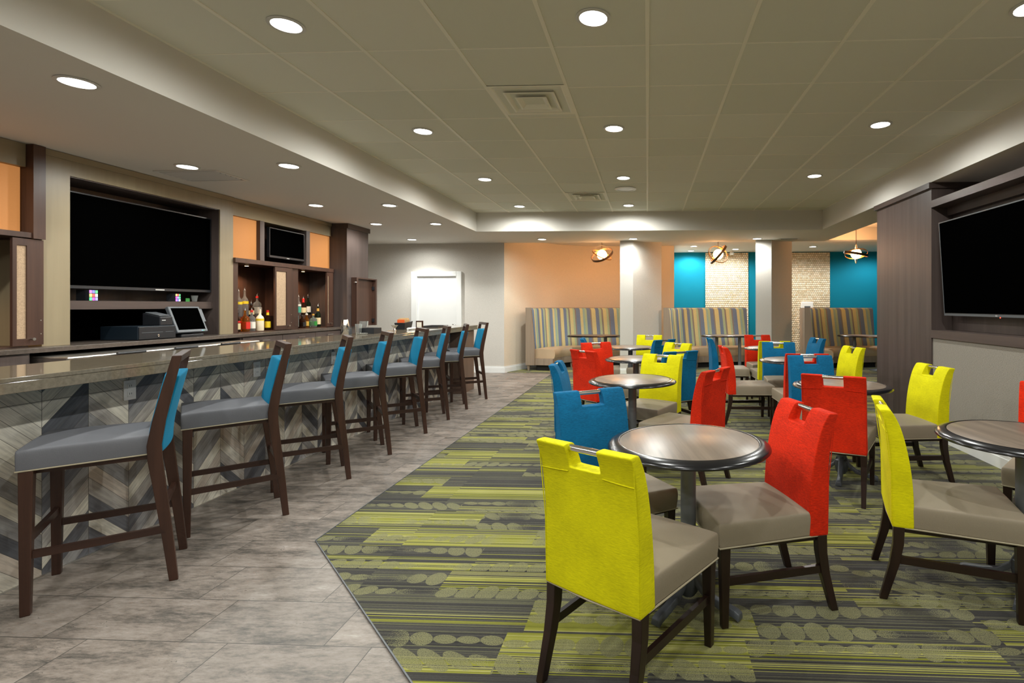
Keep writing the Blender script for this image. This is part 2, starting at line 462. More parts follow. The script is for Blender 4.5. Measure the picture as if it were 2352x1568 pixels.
    def build(s, name, mat, parent=None, bevel=0.0, smooth=False, seg=2, subsurf=0, loc=None, rot=None):
        bm = s.bm
        bmesh.ops.recalc_face_normals(bm, faces=bm.faces)
        if bevel > 0:
            es = [e for e in bm.edges if len(e.link_faces) == 2 and e.calc_face_angle(0) > 0.6]
            bmesh.ops.bevel(bm, geom=es, offset=bevel, segments=seg, affect='EDGES', profile=0.5, clamp_overlap=True)
        me = bpy.data.meshes.new(name)
        bm.to_mesh(me); bm.free()
        me.materials.append(M[mat] if isinstance(mat, str) else mat)
        if smooth or subsurf:
            for p in me.polygons: p.use_smooth = True
        o = bpy.data.objects.new(name, me)
        C.objects.link(o)
        if parent is not None: o.parent = parent
        if loc is not None: o.location = loc
        if rot is not None: o.rotation_euler = rot
        if subsurf:
            md = o.modifiers.new('smooth', 'SUBSURF'); md.levels = subsurf; md.render_levels = subsurf
        elif smooth:
            try:
                me.set_sharp_from_angle(angle=math.radians(40))
            except Exception: pass
        return o

def box(x0, y0, z0, x1, y1, z1): return MB().box(x0, y0, z0, x1, y1, z1)
def tag(o, label, cat, group=None):
    o['label'] = label; o['category'] = cat
    if group: o['group'] = group
    return o
def thing(name, label, cat, loc=(0, 0, 0), rz=0.0, group=None):
    o = bpy.data.objects.new(name, None); C.objects.link(o)
    o.empty_display_size = 0.1
    o.location = loc; o.rotation_euler = (0, 0, rz)
    return tag(o, label, cat, group)
def struct(o):
    o['kind'] = 'structure'
    return o
def copy_tree(o, parent=None):
    c = o.copy(); C.objects.link(c)
    if parent is not None: c.parent = parent
    for ch in list(KIDS(o)): copy_tree(ch, c)
    return c
def KIDS(o): return [q for q in bpy.data.objects if q.parent == o]
def lamp(kind, name, loc, energy, col, parent=None, **kw):
    L = bpy.data.lights.new(name, kind); L.energy = energy; L.color = col
    for k, v in kw.items(): setattr(L, k, v)
    o = bpy.data.objects.new(name, L); o.location = loc; C.objects.link(o)
    if parent is not None: o.parent = parent
    return o

# ------------------------------------------------------------------ room shell
ZS, ZT, ZH, ZB = 2.716, 3.053, 3.16, 2.88
struct(box(-6.6, -3.0, -0.06, 7.7, 14.6, 0.0).build('floor', 'floor_tile'))
cpoly = [(-1.97, 2.99), (-0.42, 1.40), (4.2, -3.0), (3.6, -3.0)]
cp = MB().prism([(-1.965, 2.99), (-0.86, 1.87), (2.4, -1.43), (3.07, -2.1), (3.6, 5.0), (7.6, 7.0), (7.6, 14.4), (0.7, 14.4), (-2.0, 12.9), (-2.95, 10.75), (-1.965, 10.62)], 0.0, 0.008)
struct(cp.build('floor_carpet', 'carpet'))
struct(MB().bar((-1.97, 10.62, .006), (-1.97, 2.99, .006), .005, .006).bar((-1.97, 2.99, .006), (-0.865, 1.87, .006), .005, .006)
       .bar((-.865, 1.87, .006), (2.4, -1.43, .006), .005, .006).build('trim_1', 'grey_plastic'))
# tray ceiling
struct(box(-3.05, -3.0, ZT, 3.04, 9.07, ZT + .04).build('ceiling', 'tile'))
g = MB()
for k in range(-4, 5):
    g.box(k * .61 - .012, -3.0, ZT - .006, k * .61 + .012, 9.05, ZT + .001)
y = 9.05 - .28
while y > -3:
    g.box(-3.03, y - .005, ZT - .003, 3.02, y + .005, ZT + .001); y -= .61
for a in ((-3.03, -3, -3.01, 9.05), (3.0, -3, 3.02, 9.05), (-3.03, 9.03, 3.02, 9.05)):
    g.box(a[0], a[1], ZT - .004, a[2], a[3], ZT + .001)
struct(g.build('ceiling_grid', 'grid'))
# dropped soffits round the tray
struct(MB().box(-6.6, -3, ZS, -3.03, 10.9, 3.3).box(-3.03, 9.05, ZS, 3.62, 10.7, 3.3).box(3.02, -3, ZS, 3.62, 9.05, 3.3).build('ceiling_soffit', 'soffit'))
struct(MB().box(-3.03, 10.7, ZH, 7.7, 11.8, 3.3).box(3.62, -3, ZH, 7.7, 10.7, 3.3).box(-3.03, 11.8, ZB, 7.7, 14.6, 3.3).build('ceiling_far', 'soffit'))
# walls
struct(MB().prism([(-6.6, 10.87), (-2.99, 10.68), (-2.99, 10.9), (-2.9, 11.0), (-6.6, 11.05)], 0, 3.2).build('wall_door', 'wallpaper'))
struct(MB().prism([(-2.99, 10.68), (-2.66, 11.5), (-2.5, 11.9), (-2.28, 12.25), (-2.0, 12.52), (-1.65, 12.7), (-1.2, 12.78), (-.7, 12.8), (0.66, 12.8), (0.66, 14.42), (0.6, 14.42), (0.6, 12.95), (-2.6, 12.95), (-3.1, 10.9)], 0, 3.2).build('wall_alcove', 'wallpaper_tan', smooth=True))
struct(box(0.6, 14.4, 0, 7.7, 14.6, 3.2).build('wall_back', 'teal_wall'))
struct(box(7.6, 5, 0, 7.7, 14.5, 3.2).build('wall_right_far', 'teal_wall'))
struct(box(-6.6, -3, 0, -6.5, 11, 3.2).build('wall_left', 'wallpaper'))
struct(box(-6.5, -3, 0, -5.62, 8.70, ZS).build('wall_left_bar', 'wallpaper'))
struct(box(-6.6, -3.1, 0, 7.7, -3.0, 3.2).build('wall_front', 'wallpaper'))
struct(MB().box(3.58, -3, 0, 3.68, 7.0, 3.2).box(3.6, 6.95, 0, 7.7, 7.02, 3.2).build('wall_right', 'wallpaper'))
struct(MB().prism([(-.555, 10.45), (-.29, 10.45), (.30, 11.04), (.18, 11.1), (-.555, 11.1)], 0, ZH).build('wall_pillar_left', 'wallpaper'))
struct(MB().prism([(2.166, 10.45), (2.48, 10.45), (3.04, 11.02), (2.95, 11.12), (2.36, 11.12)], 0, ZH).build('wall_pillar_right', 'wallpaper'))
struct(MB().box(1.603, 14.36, .15, 2.775, 14.4, 2.86).build('wall_panel_left', 'capiz'))
struct(MB().box(3.5, 14.36, .15, 4.988, 14.4, 2.86).build('wall_panel_right', 'capiz'))
# baseboards
def base(name, pts, h=.135, t=.018):
    m = MB()
    for (x0, y0), (x1, y1) in zip(pts, pts[1:]):
        d = Vector((x1 - x0, y1 - y0, 0)).normalized(); n = Vector((d.y, -d.x, 0)) * t
        m.hexa([(x0, y0, 0), (x0 + n.x, y0 + n.y, 0), (x1 + n.x, y1 + n.y, 0), (x1, y1, 0), (x0, y0, h - .03), (x0 + n.x, y0 + n.y, h - .03), (x1 + n.x, y1 + n.y, h - .03), (x1, y1, h - .03)])
        n2 = n * .55
        m.hexa([(x0, y0, h - .03), (x0 + n2.x, y0 + n2.y, h - .03), (x1 + n2.x, y1 + n2.y, h - .03), (x1, y1, h - .03), (x0, y0, h), (x0 + n2.x, y0 + n2.y, h), (x1 + n2.x, y1 + n2.y, h), (x1, y1, h)])
    return struct(m.build(name, 'white'))
base('baseboard_door', [(-3.90, 10.728), (-2.985, 10.68)])
base('baseboard_alcove', [(-2.99, 10.68), (-2.66, 11.5), (-2.5, 11.9), (-2.28, 12.25), (-2.0, 12.52), (-1.65, 12.7), (-1.2, 12.78), (-.7, 12.8), (.6, 12.8)])
base('baseboard_door_left', [(-6.5, 10.865), (-5.02, 10.787)])
base('baseboard_pillar_left', [(-.56, 11.1), (-.555, 10.45), (-.29, 10.45), (.30, 11.04)])
base('baseboard_pillar_right', [(2.36, 11.1), (2.166, 10.45), (2.48, 10.45), (3.04, 11.02)])
base('baseboard_back', [(.66, 14.4), (7.6, 14.4)], .15)
base('baseboard_right', [(3.03, 5.66), (3.03, -3)], .135)

# door
yd = lambda x: 10.87 - (x + 6.6) * 0.19 / 3.61
dz = 2.02
dr = MB().hexa([(-4.88, yd(-4.88) - .012, 0.01), (-4.0, yd(-4.0) - .012, 0.01), (-4.0, yd(-4.0) - .002, 0.01), (-4.88, yd(-4.88) - .002, 0.01),
                (-4.88, yd(-4.88) - .012, dz), (-4.0, yd(-4.0) - .012, dz), (-4.0, yd(-4.0) - .002, dz), (-4.88, yd(-4.88) - .002, dz)]).build('door_1', 'white')
struct(dr)
m = MB()
for a, b, z0, z1 in ((-5.0, -4.87, 0, 2.12), (-4.01, -3.9, 0, 2.12), (-4.87, -4.01, dz, 2.12)):
    m.hexa([(a, yd(a) - .055, z0), (b, yd(b) - .055, z0), (b, yd(b), z0), (a, yd(a), z0), (a, yd(a) - .055, z1), (b, yd(b) - .055, z1), (b, yd(b), z1), (a, yd(a), z1)])
m.build('door_casing', 'white', dr, bevel=.008)
MB().lathe([(.024, 0), (.026, .008), (.011, .012), (.011, .035), (.026, .045), (.028, .06), (.018, .072)], 16).build('door_knob', 'steel', dr, smooth=True, loc=(-4.06, yd(-4.06) - .012, 1.0), rot=(PI / 2, 0, 0))

# ------------------------------------------------------------------ ceiling fixtures
DL = None
def downlight(x, y, z, label, group, power=P_DOWN, ang=176, r=.075):
    global DL
    if DL is None:
        DL = thing('ceiling_light', label, 'light', (x, y, z), 0, group)
        MB().loft([[(rr * math.cos(2 * PI * i / 32), rr * math.sin(2 * PI * i / 32), zz) for i in range(32)] for rr, zz in ((.078, .0), (.098, -.001), (.10, -.006), (.094, -.010), (.08, -.009), (.078, -.002))], False).build('trim_ring', 'trimring', DL, smooth=True)
        MB().lathe([(.002, -.003), (.079, -.003), (.079, -.001), (.002, -.001)], 32).build('lens', 'lamp', DL)
        o = DL
    else:
        o = copy_tree(DL); o.location = (x, y, z); o['label'] = label; o['group'] = group
    lamp('SPOT', 'downlight_beam', (0, 0, -.03), power, (.985, 1.0, .955), o, spot_size=math.radians(ang), spot_blend=.55, shadow_soft_size=.032)
    return o
cols = [(-2.12, 'left'), (-.31, 'middle'), (2.12, 'right')]
rows = [(2.95, 'nearest row'), (4.80, 'second row'), (6.66, 'third row'), (8.49, 'last row before the far soffit')]
for cx, cn in cols:
    for ry, rn in rows:
        if cn == 'right' and ry > 8: lab = 'round recessed downlight at the far right corner of the tiled ceiling'
        else: lab = f'downlight of the {cn} line in the tiled ceiling, ' + rn
        if (cn, ry) == ('right', 8.49): continue
        downlight(cx, ry, ZT - .001, lab, 'tiled ceiling downlights')
for i, (x, y) in enumerate([(-2.12, 1.1), (-.31, 1.1), (2.12, 1.1), (-2.12, -.8), (-.31, -.8), (2.12, -.8)]):
    downlight(x, y, ZT - .001, 'round downlight in the %s of the tiled ceiling, %s behind the photo' % (['left', 'middle', 'right'][i % 3], ['just', 'well'][i // 3]), 'tiled ceiling downlights out of view')
for x, y, lab in [(-3.35, 2.9, 'recessed downlight in the bar soffit, nearest and largest'), (-3.36, 4.71, 'recessed downlight in the bar soffit to the right of the louvred grille'),
                  (-4.34, 4.70, 'recessed downlight in the bar soffit right beside the louvred grille'), (-4.33, 6.58, 'recessed downlight above the small television'),
                  (-3.37, 6.62, 'third soffit downlight over the bar counter'), (-4.35, 8.12, 'recessed downlight beside the tall dark cabinet'),
                  (-3.39, 8.15, 'farthest soffit downlight over the end of the bar counter'), (-4.66, 10.05, 'recessed downlight shining on the wall above the white door'),
                  (-2.08, 10.13, 'far soffit downlight in front of the orange lit wall'), (-.28, 10.13, 'far soffit downlight in front of the left pillar'),
                  (2.14, 10.2, 'far soffit downlight in front of the right pillar')]:
    far = y > 10
    downlight(x, y, ZS - .001, lab, 'soffit downlights', P_DOWN * (2.6 if x < -4.5 else 1.5 if far else .40), 125 if far else 165)
downlight(-4.34, 2.9, ZS - .001, 'recessed downlight in the bar soffit beyond the left frame edge', 'soffit downlights', P_DOWN * .4)
downlight(-3.36, 1.05, ZS - .001, 'recessed downlight in the bar soffit behind the viewpoint', 'soffit downlights', P_DOWN * .4)
for x, y, lab in [(1.15, 12.88, 'recessed downlight over the teal wall, nearer of the left pair'), (1.17, 13.95, 'recessed downlight over the teal wall, farther of the left pair'),
                  (4.13, 13.1, 'recessed downlight above the right shell panel'), (6.0, 13.5, 'recessed downlight over the right teal wall behind the dark column'),
                  (2.3, 13.6, 'recessed downlight over the left shell panel hidden by the second pendant')]:
    downlight(x, y, ZB - .001, lab, 'rear alcove downlights', P_DOWN * 1.9, 165)
# square diffusers
def diffuser(x, y, label):
    v = thing('ceiling_vent', label, 'air vent', (x, y, ZT - .001), 0, 'square ceiling diffusers')
    def ringbox(a, b, z0, z1):
        # sloped square collar from half-size a at z0 to b at z1
        return [[(sx * a, sy * a, z0) for sx, sy in ((-1, -1), (1, -1), (1, 1), (-1, 1))], [(sx * b, sy * b, z1) for sx, sy in ((-1, -1), (1, -1), (1, 1), (-1, 1))]]
    m = MB()
    for A in ((.293, .27, -.004, -.004), (.27, .20, -.004, .03)): m.loft(ringbox(*A), False)
    m.box(-.2, -.2, .028, .2, .2, .032)
    m.build('frame', 'grid', v)
    box(-.12, -.12, .0265, .12, .12, .0275).build('duct_opening', 'dark_void', v)
    for a, z in ((.2, -.016), (.125, -.022)):
        m = MB().loft(ringbox(a, a - .014, z, z - .002), False).loft(ringbox(a - .014, a - .06, z - .002, z + .035), False)
        if a < .15: m.loft(ringbox(a - .06, .0005, z + .035, z + .037), True)
        m.build('louvre_ring', 'grid', v)
    return v
diffuser(-.915, 4.13, 'square white air diffuser in the tiled ceiling, nearer and larger in view')
diffuser(-.915, 7.79, 'square white air diffuser in the tiled ceiling, farther and smaller in view')
sp = thing('ceiling_speaker', 'round white perforated speaker in the tiled ceiling near the far vent', 'speaker', (-.31, 7.29, ZT - .002))
MB().lathe([(.15, 0), (.155, -.006), (.12, -.012), (.118, -.004)], 40, cap=False).build('rim', 'white_plastic', sp, smooth=True)
MB().lathe([(.001, -.008), (.119, -.008), (.119, -.003), (.001, -.003)], 40).build('grille', 'trimring', sp)
gv = thing('ceiling_grille', 'rectangular louvred air grille in the bar soffit', 'air vent', (-4.49, 5.04, ZS - .001))
m = MB(); m.box(-.32, -.21, -.008, .32, -.18, 0).box(-.32, .18, -.008, .32, .21, 0).box(-.32, -.18, -.008, -.29, .18, 0).box(.29, -.18, -.008, .32, .18, 0)
m.build('frame', 'trimring', gv)
box(-.29, -.18, -.002, .29, .18, 0).build('duct_opening', 'dark_void', gv)
for k in range(5):
    yy = -.135 + k * .065
    MB().hexa([(-.29, yy - .02, -.003), (.29, yy - .02, -.003), (.29, yy + .012, -.016), (-.29, yy + .012, -.016), (-.29, yy - .02, -.001), (.29, yy - .02, -.001), (.29, yy + .012, -.014), (-.29, yy + .012, -.014)]).build('slat', 'trimring', gv)
sv = thing('slot_vent', 'narrow slot air vent in the far soffit by the right pillar', 'air vent', (2.78, 10.27, ZS - .001))
box(-.19, -.05, -.006, .19, .05, 0).build('frame', 'white_plastic', sv)
box(-.16, -.028, -.008, .16, -.008, -.0055).build('slot', 'dark_void', sv); box(-.16, .008, -.008, .16, .028, -.0055).build('slot', 'dark_void', sv)
sc = thing('security_camera', 'small white camera box under the ceiling before the left shell panel', 'camera', (2.28, 14.1, ZB - .002))
box(-.03, -.03, -.03, .03, .03, 0).build('mount', 'white_plastic', sc); box(-.05, -.06, -.1, .05, .05, -.03).build('housing', 'trimring', sc, bevel=.01)

# ------------------------------------------------------------------ pendants
def ring_mesh(R, w, t, n=56):
    m = MB()
    rings = []
    for i in range(n):
        a = 2 * PI * i / n
        c, s_ = math.cos(a), math.sin(a)
        rings.append([((R + dr) * c, (R + dr) * s_, dz_) for dr, dz_ in ((-w / 2, -t / 2), (w / 2, -t / 2), (w / 2, t / 2), (-w / 2, t / 2))])
    rings.append(rings[0]); m.loft(rings, False)
    bmesh.ops.remove_doubles(m.bm, verts=m.bm.verts, dist=1e-6)
    return m
def pendant(x, y, label, tilt):
    p = thing('pendant_lamp', label, 'pendant lamp', (x, y, ZH), 0, 'orbit ring pendants')
    zc = 2.51 - ZH
    MB().lathe([(.06, -.001), (.06, -.02), (.02, -.03)], 24).build('canopy', 'bronze', p, smooth=True)
    MB().tube([(0, 0, -.02), (0, 0, zc + .1)], .006, 8).build('rod', 'bronze', p, smooth=True)
    m = MB(); bmesh.ops.create_uvsphere(m.bm, u_segments=24, v_segments=16, radius=.108)
    m.build('globe', 'globe', p, smooth=True, loc=(0, 0, zc))
    for (R, w, t_, mat), rot in zip(((.245, .012, .05, 'bronze'), (.225, .008, .02, 'gold'), (.205, .006, .012, 'steel')), tilt):
        ring_mesh(R, w, t_).build('orbit_ring', mat, p, loc=(0, 0, zc), rot=[math.radians(q) for q in rot])
    lamp('POINT', 'pendant_bulb', (0, 0, zc), P_PEND, (1.0, .56, .26), p, shadow_soft_size=.116, use_soft_falloff=False)
    return p
pendant(-.99, 11.25, 'pendant lamp with orbit rings before the orange lit wall, leftmost', ((28, -28, 10), (18, 26, 0), (90, 0, 10)))
pendant(1.53, 11.25, 'pendant lamp with orbit rings before the left shell panel, middle one', ((5, -50, 0), (50, 28, 0), (90, 12, 20)))
pendant(4.46, 11.25, 'pendant lamp with orbit rings beside the dark column, rightmost', ((6, 10, 0), (-22, 2, 0), (90, 0, 75)))

# ------------------------------------------------------------------ bar
bar = thing('bar', 'long bar front clad in grey chevron wood look tile', 'bar', (0, 0, 0))
box(-3.32, -1.5, 0, -3.14, 8.12, 1.0).build('tiled_front', 'chevron', bar)
box(-3.45, 8.1, 0, -2.93, 8.62, 1.0).build('end_panel', 'base_wood', bar)
m = box(-3.142, -1.5, 0, -3.128, 8.1, .006); m.build('floor_strip', 'steel', bar)
ct = MB().box(-3.48, -1.55, 1.052, -2.885, 8.68, 1.073).box(-3.478, -1.548, 1.0, -2.887, 8.678, 1.0512).build('bar_countertop', 'quartz', None, bevel=.002)
tag(ct, 'long polished brown stone countertop of the bar', 'countertop')
def outlet(y, z, label):
    o = thing('wall_outlet', label, 'outlet', (-3.139, y, z), 0, 'outlets on the bar front')
    box(0, -.037, -.06, .006, .037, .06).build('cover_plate', 'white_plastic', o, bevel=.002)
    for dz_ in (.024, -.024):
        r_ = box(.006, -.017, dz_ - .016, .009, .017, dz_ + .016).build('socket', 'white_plastic', o)
        for dy in (-.006, .006): box(.009, dy - .0012, dz_ - .004, .0095, dy + .0012, dz_ + .008).build('slot', 'black_plastic', r_)
outlet(3.004, .89, 'white power outlet on the chevron tile between the two nearest bar stools')
outlet(4.024, .89, 'white power outlet on the chevron tile behind the second bar stool')
outlet(5.038, .88, 'white power outlet half hidden behind the third bar stool')
outlet(6.173, .88, 'white power outlet half hidden behind the fourth bar stool')

# --- back bar
XF = -5.02
bc = box(-5.6, 2.2, 1.024, -4.86, 8.04, 1.062).build('back_counter', 'quartz_dark', None, bevel=.003)
tag(bc, 'dark stone back counter under the cabinets behind the bar', 'countertop')
def handle_h(y, z, parent, x=-4.88, L=.13):
    MB().tube([(x + .03, y - L / 2, z), (x + .03, y + L / 2, z)], .006, 8).tube([(x, y - L / 2 + .02, z), (x + .03, y - L / 2 + .02, z)], .004, 6).tube([(x, y + L / 2 - .02, z), (x + .03, y + L / 2 - .02, z)], .004, 6).build('handle', 'chrome', parent, smooth=True)
def lowcab(y0, y1, label, drawers):
    o = thing('base_cabinet', label, 'cabinet', (0, 0, 0), 0, 'base cabinets of the back bar')
    box(-5.6, y0, .0, -4.90, y1, 1.023).build('body', 'dark_wood', o)
    for a, b in drawers:
        d = box(-4.90, a + .004, .86, -4.88, b - .004, 1.01).build('drawer', 'dark_wood', o)
        handle_h((a + b) / 2, .965, d)
        d = box(-4.90, a + .004, .08, -4.88, b - .004, .85).build('cabinet_door', 'dark_wood', o)
        handle_h((a + b) / 2, .8, d)
lowcab(2.2, 3.9, 'dark wood base cabinet at the left end of the back counter', [(2.3, 3.1), (3.1, 3.88)])
lowcab(6.02, 8.04, 'dark wood base cabinets with bar handles under the bottle shelves', [(6.04, 6.72), (6.72, 7.4), (7.4, 8.03)])
cl = thing('bottle_cooler', 'low stainless bottle cooler under the middle of the back counter', 'cooler')
box(-5.5, 3.95, 0.02, -4.66, 5.96, .90).build('body', 'black_plastic', cl)
box(-5.5, 3.93, .90, -4.62, 5.98, .99).build('lid', 'steel', cl, bevel=.012)
for k in range(3): MB().tube([(-4.6, 4.3 + k * .55, .985), (-4.6, 4.55 + k * .55, .985)], .012, 8).build('handle', 'black_plastic', cl, smooth=True)

# left upper cabinet
ca = thing('wall_cabinet', 'wall cabinet with a glowing amber panel at the far left of the bar', 'cabinet', (0, 0, 0), 0, 'upper cabinets of the back bar')
box(-5.6, 2.2, 2.526, XF - .02, 3.985, 2.712).build('header', 'cream_wood_h', ca)
m = MB().box(-5.6, 2.2, 1.063, -5.45, 3.985, 2.526).box(-5.45, 2.2, 1.063, XF - .04, 2.28, 2.526).box(-5.45, 2.28, 1.063, XF, 3.985, 1.075)
m.box(-5.45, 2.28, 1.95, XF + .03, 3.985, 1.992)
m.build('body', 'brown_wood', ca)
box(-5.44, 2.3, 2.0, XF - .05, 3.97, 2.52).build('amber_panel', 'amber', ca)
dvd = thing('divider_post', 'dark upright post between the amber cabinet and the pale television surround', 'post')
box(-5.6, 3.99, 1.946, -4.98, 4.076, 2.712).build('post_body', 'brown_wood', dvd)
def cab_door(y0, y1, z0, z1, parent, x=XF, knob=True, knob_y=None):
    d = MB(); w = .055; wr = .115
    d.box(x, y0, z0, x + .022, y1, z0 + w).box(x, y0, z1 - w, x + .022, y1, z1).box(x, y0, z0 + w, x + .022, y0 + w * .5, z1 - w).box(x, y1 - wr, z0 + w, x + .022, y1, z1 - w)
    d = d.build('cabinet_door', 'brown_wood', parent)
    box(x + .004, y0 + w * .5, z0 + w, x + .012, y1 - wr, z1 - w).build('resin_panel', 'reed', d)
    if knob:
        ky = knob_y if knob_y else y1 - .09
        MB().tube([(x + .02, ky, z0 + .05), (x + .055, ky, z0 + .05)], [.005, .012], 10).build('knob', 'steel', d, smooth=True)
    for zz in (z0 + .09, z0 + .2): MB().tube([(x + .022, y1 - .02, zz), (x + .024, y1 - .02, zz)], .005, 8).build('screw', 'steel', d)
    return d
cab_door(3.865, 4.075, 1.08, 1.94, ca)

# pale television surround
sr = thing('television_surround', 'pale maple surround with a deep niche holding the big bar television', 'surround')
m = MB().box(-5.6, 4.08, 1.063, XF, 4.29, 2.70).box(-5.6, 5.87, 1.063, XF, 6.062, 2.70).box(-5.6, 4.29, 2.53, XF, 5.87, 2.70)
m.build('frame', 'cream_wood', sr)
box(-5.5, 4.08, 2.66, XF + .012, 6.062, 2.712).build('crown_rail', 'cream_wood_h', sr)
m = MB().box(-5.5, 4.29, 1.45, -5.42, 5.87, 2.53).box(-5.42, 5.862, 1.063, XF - .012, 5.869, 2.53).box(-5.42, 4.291, 1.063, XF - .012, 4.298, 2.53).box(-5.42, 4.298, 2.522, XF - .012, 5.862, 2.529)
m.build('niche_lining', 'dark_wood', sr)
box(-5.5, 4.29, 1.063, -5.42, 5.87, 1.45).build('black_glass_back', 'black', sr)
box(-5.42, 4.298, 1.367, -5.10, 5.862, 1.446).build('shelf', 'dark_wood_h', sr)
def tv(name, label, y0, y1, z0, z1, x, facing, tilt=0.0, brand=None):
    """screen in a plane of constant x; facing +1 looks to +X"""
    w, h = (y1 - y0), (z1 - z0)
    o = thing(name, label, 'television', (x, (y0 + y1) / 2, z0), 0)
    o.rotation_euler = (0, tilt, 0)
    box(-.02, -w / 2, 0, .02, w / 2, h).build('casing', 'black_plastic', o, bevel=.004)
    xs = (.0202, .0215) if facing > 0 else (-.0215, -.0202)
    box(xs[0], -w / 2 + .012, .028, xs[1], w / 2 - .012, h - .012).build('screen', 'black', o)
    m = MB()
    xb = (.018, .023) if facing > 0 else (-.023, -.018)
    m.box(xb[0], -w / 2, 0, xb[1], w / 2, .022).box(xb[0], -w / 2, h - .01, xb[1], w / 2, h).box(xb[0], -w / 2, .022, xb[1], -w / 2 + .009, h - .01).box(xb[0], w / 2 - .009, .022, xb[1], w / 2, h - .01)
    m.build('bezel', 'grey_plastic' if facing < 0 else 'black_plastic', o)
    return o
t1 = tv('television', 'large wide television in the pale niche above the cash register', 4.335, 5.845, 1.556, 2.42, -5.13, 1)
box(.023, .07, .006, .0238, .17, .016).build('brand_badge', 'trimring', t1)
box(-.26, -.2, .3, -.02, .2, .6).build('wall_mount', 'black_plastic', t1)

# right upper cabinet with bottle shelves
cb = thing('wall_cabinet', 'wall cabinet with lit bottle shelves and two amber panels', 'cabinet', (0, 0, 0), 0, 'upper cabinets of the back bar')
box(-5.6, 6.063, 2.505, XF - .02, 8.035, 2.70).build('header', 'cream_wood_h', cb)
box(-5.5, 6.063, 2.665, XF - .008, 8.035, 2.712).build('crown_rail', 'cream_wood_h', cb)
m = MB().box(-5.6, 6.063, 1.063, -5.40, 8.035, 2.505)
m.box(-5.40, 6.063, 1.93, XF + .03, 8.035, 1.985)
m.box(-5.40, 6.063, 1.063, XF, 6.135, 1.93).box(-5.40, 7.08, 1.063, XF, 7.23, 1.93)
m.box(-5.40, 6.135, 1.063, XF + .01, 7.08, 1.072).box(-5.40, 7.23, 1.063, XF + .01, 8.035, 1.072)
m.build('body', 'brown_wood', cb)
box(-5.40, 6.50, 1.985, XF, 6.575, 2.505).build('stile', 'dark_wood', cb)
box(-5.40, 7.41, 1.985, XF, 7.49, 2.505).build('stile', 'dark_wood', cb)
box(-5.40, 6.07, 1.99, XF - .05, 6.5, 2.5).build('amber_panel', 'amber', cb)
box(-5.40, 7.49, 1.99, XF - .05, 8.04, 2.5).build('amber_panel', 'amber', cb)
cab_door(6.74, 7.075, 1.075, 1.925, cb)
cab_door(7.86, 8.033, 1.075, 1.925, cb)
MB().tube([(XF + .035, 7.19, 1.1), (XF + .035, 7.19, 1.26)], .006, 8).tube([(XF, 7.19, 1.12), (XF + .035, 7.19, 1.12)], .004, 6).tube([(XF, 7.19, 1.24), (XF + .035, 7.19, 1.24)], .004, 6).build('bar_handle', 'chrome', cb, smooth=True)
for y0, y1 in ((6.14, 7.07), (7.235, 8.03)):
    box(-5.39, y0 + .01, 1.073, -5.24, y1 - .01, 1.26).build('bottle_step', 'brown_wood', cb)
for y in (6.50, 7.60):
    pk = MB().lathe([(.03, 0), (.03, -.012), (.022, -.014)], 16).build('puck_light', 'bronze', cb, loc=(-5.2, y, 1.93), smooth=True)
    MB().lathe([(.0005, -.0155), (.021, -.0155), (.021, -.0142), (.0005, -.0142)], 16).build('lens', 'puck', pk)
    lamp('SPOT', 'puck_beam', (0, 0, -.03), 16.0, (1.0, .62, .32), pk, spot_size=math.radians(140), spot_blend=.6, shadow_soft_size=.02)
pk = MB().lathe([(.03, 0), (.03, -.012), (.022, -.014)], 16).build('puck_light', 'bronze', ca, loc=(-5.2, 3.2, 1.948), smooth=True)
lamp('SPOT', 'puck_beam', (0, 0, -.03), 16.0, (1.0, .62, .32), pk, spot_size=math.radians(140), spot_blend=.6, shadow_soft_size=.02)
t2 = tv('television', 'small television between the two amber panels above the bottles', 6.69, 7.39, 2.05, 2.45, -5.06, 1)
box(.023, -.02, .006, .0238, .03, .014).build('brand_badge', 'trimring', t2)
box(-.2, -.1, .1, -.02, .1, .3).build('wall_mount', 'black_plastic', t2)

# tall cabinet at the end
tc = thing('tall_cabinet', 'tall dark cabinet with an open panel door at the end of the back bar', 'cabinet')
box(-5.6, 8.05, 0, -4.79, 8.68, 2.675).build('body', 'dark_wood', tc)
box(-5.6, 8.04, 2.64, -4.765, 8.70, 2.714).build('crown', 'dark_wood_h', tc)
dd = MB().box(-4.785, 8.17, 1.065, -4.70, 8.22, 1.86).box(-4.785, 8.76, 1.065, -4.70, 8.80, 1.86).box(-4.785, 8.22, 1.84, -4.70, 8.76, 1.86).box(-4.785, 8.22, 1.065, -4.76, 8.76, 1.84).build('cabinet_door', 'brown_wood', tc)
MB().tube([(-4.70, 8.17, 1.78), (-4.70, 8.10, 1.78)], [.006, .011], 10).build('knob', 'steel', dd, smooth=True)
for zz in (1.15, 1.7): box(-4.755, 8.735, zz - .03, -4.72, 8.759, zz + .03).build('hinge', 'black_plastic', dd)

